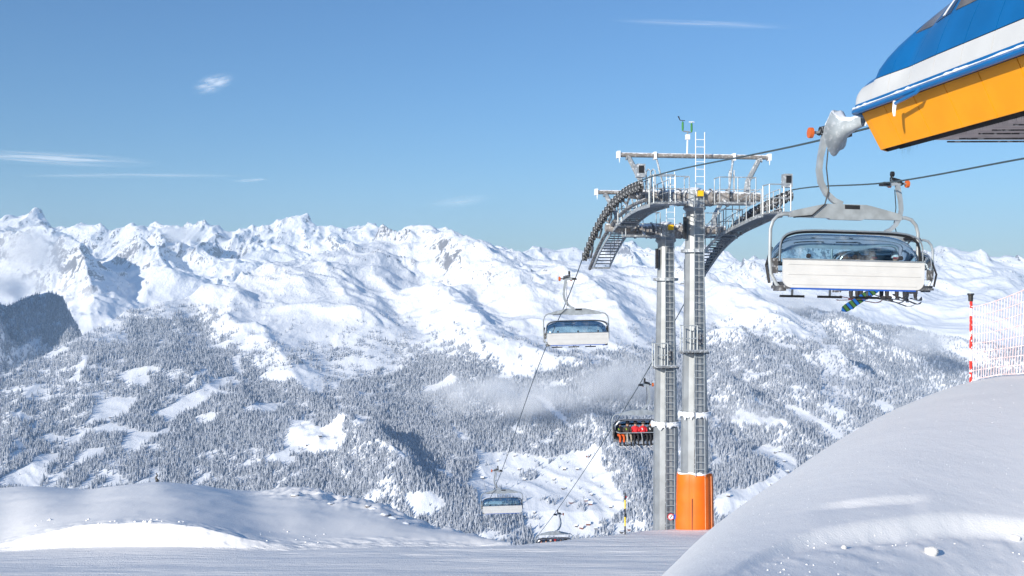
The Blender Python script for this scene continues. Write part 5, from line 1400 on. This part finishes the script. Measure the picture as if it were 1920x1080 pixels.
cloud(1170, 712, 4550, 300, 120, 380, cm, 'cloud bank directly behind the farther tower column')
cloud(60, 470, 8800, 210, 150, 900, cm2, 'grey-white cloud hanging below the leftmost peak')
cloud(30, 535, 7900, 200, 90, 700, cm2, 'cloud wisp lying on the ridge at the left edge')
cloud(1735, 640, 6500, 190, 80, 600, cm2, 'small cloud on the wooded spur near the net pole')
cloud(1440, 785, 4500, 300, 90, 400, cm2, 'thin cloud over the woods right of the towers')
cloud(1500, 568, 7600, 320, 60, 700, cm2, 'faint cloud below the nearest chair')
cloud(345, 440, 12500, 110, 50, 900, cm2, 'faint cloud in front of the second peak from the left')

# high thin ice clouds far beyond the mountains
def cirrus_mat(seed, dens):
    m, nt, bs, out = new_mat('cirrus'); nt.nodes.remove(bs)
    tc = nt.nodes.new('ShaderNodeTexCoord'); sp = nt.nodes.new('ShaderNodeSeparateXYZ'); nt.links.new(tc.outputs['Object'], sp.inputs[0])
    mp = nt.nodes.new('ShaderNodeMapping'); mp.inputs['Scale'].default_value = (1.3, 2.6, 2.6); mp.inputs['Location'].default_value = (seed, seed * 2.1, 0); nt.links.new(tc.outputs['Object'], mp.inputs[0])
    n = noise(nt, 1.2, 3, vec=mp.outputs[0], rough=0.5)
    ln = nt.nodes.new('ShaderNodeVectorMath'); ln.operation = 'LENGTH'; nt.links.new(tc.outputs['Object'], ln.inputs[0])
    f = math_n(nt, 'MULTIPLY', math_n(nt, 'MULTIPLY', ramp(nt, ln.outputs['Value'], 1.0, 0.1), ramp(nt, n, 0.25, 0.75)), dens)
    tr = N(nt, 'ShaderNodeBsdfTransparent'); df = N(nt, 'ShaderNodeBsdfTranslucent'); d2 = N(nt, 'ShaderNodeBsdfDiffuse'); ad = N(nt, 'ShaderNodeAddShader')
    nt.links.new(df.outputs[0], ad.inputs[0]); nt.links.new(d2.outputs[0], ad.inputs[1])
    mx = N(nt, 'ShaderNodeMixShader'); nt.links.new(f, mx.inputs[0]); nt.links.new(tr.outputs[0], mx.inputs[1]); nt.links.new(ad.outputs[0], mx.inputs[2])
    nt.links.new(mx.outputs[0], out.inputs['Surface']); return m
def cirrus(sx, sy, w, h, dens, rot, label, seed):
    y = 42000.0
    n = 8; X_, Y_ = np.meshgrid(np.linspace(-1, 1, n * 2), np.linspace(-1, 1, n)); Z_ = 0.05 * (X_ ** 2)
    me = grid_mesh('cirrus_cloud', X_, Y_, Z_, [cirrus_mat(seed, dens)])
    o = link('cirrus_cloud', me); p = P(sx, sy, y); o.location = p
    hz = h / F * y / 2; o.scale = (w / F * y / 2, hz / 0.5, hz)
    o.rotation_euler = (math.radians(42), math.radians(rot), 0); tag(o, label, 'cloud', 'thin high clouds')
cirrus(100, 297, 430, 26, 0.55, 3, 'long thin white cloud streak at the left edge of the sky', 3)
cirrus(400, 157, 90, 44, 0.5, -12, 'small feathery white cloud high in the left of the sky', 5)
cirrus(250, 329, 520, 10, 0.30, 0, 'very faint hair-thin cloud line below the long streak', 7)
cirrus(470, 338, 90, 7, 0.4, -3, 'short faint cloud dash right of the hair-thin line', 9)
cirrus(860, 378, 150, 22, 0.22, -8, 'faint small cloud above the middle peaks', 11)
cirrus(1330, 45, 420, 18, 0.25, 2, 'faint cloud line high above the towers', 13)

hz_m, nt, bs, out = new_mat('haze_air'); nt.nodes.remove(bs)
v = nt.nodes.new('ShaderNodeVolumePrincipled'); v.inputs['Color'].default_value = (0.58, 0.79, 1.0, 1); v.inputs['Density'].default_value = 0.000029; v.inputs['Anisotropy'].default_value = 0.0
nt.links.new(v.outputs[0], out.inputs['Volume'])
b = MB(); b.box((0, 9500, 60), (34000, 21000, 2760)); o = b.build('haze', hz_m); tag(o, 'pale blue air filling the valley between the mountains', 'haze', kind='stuff')
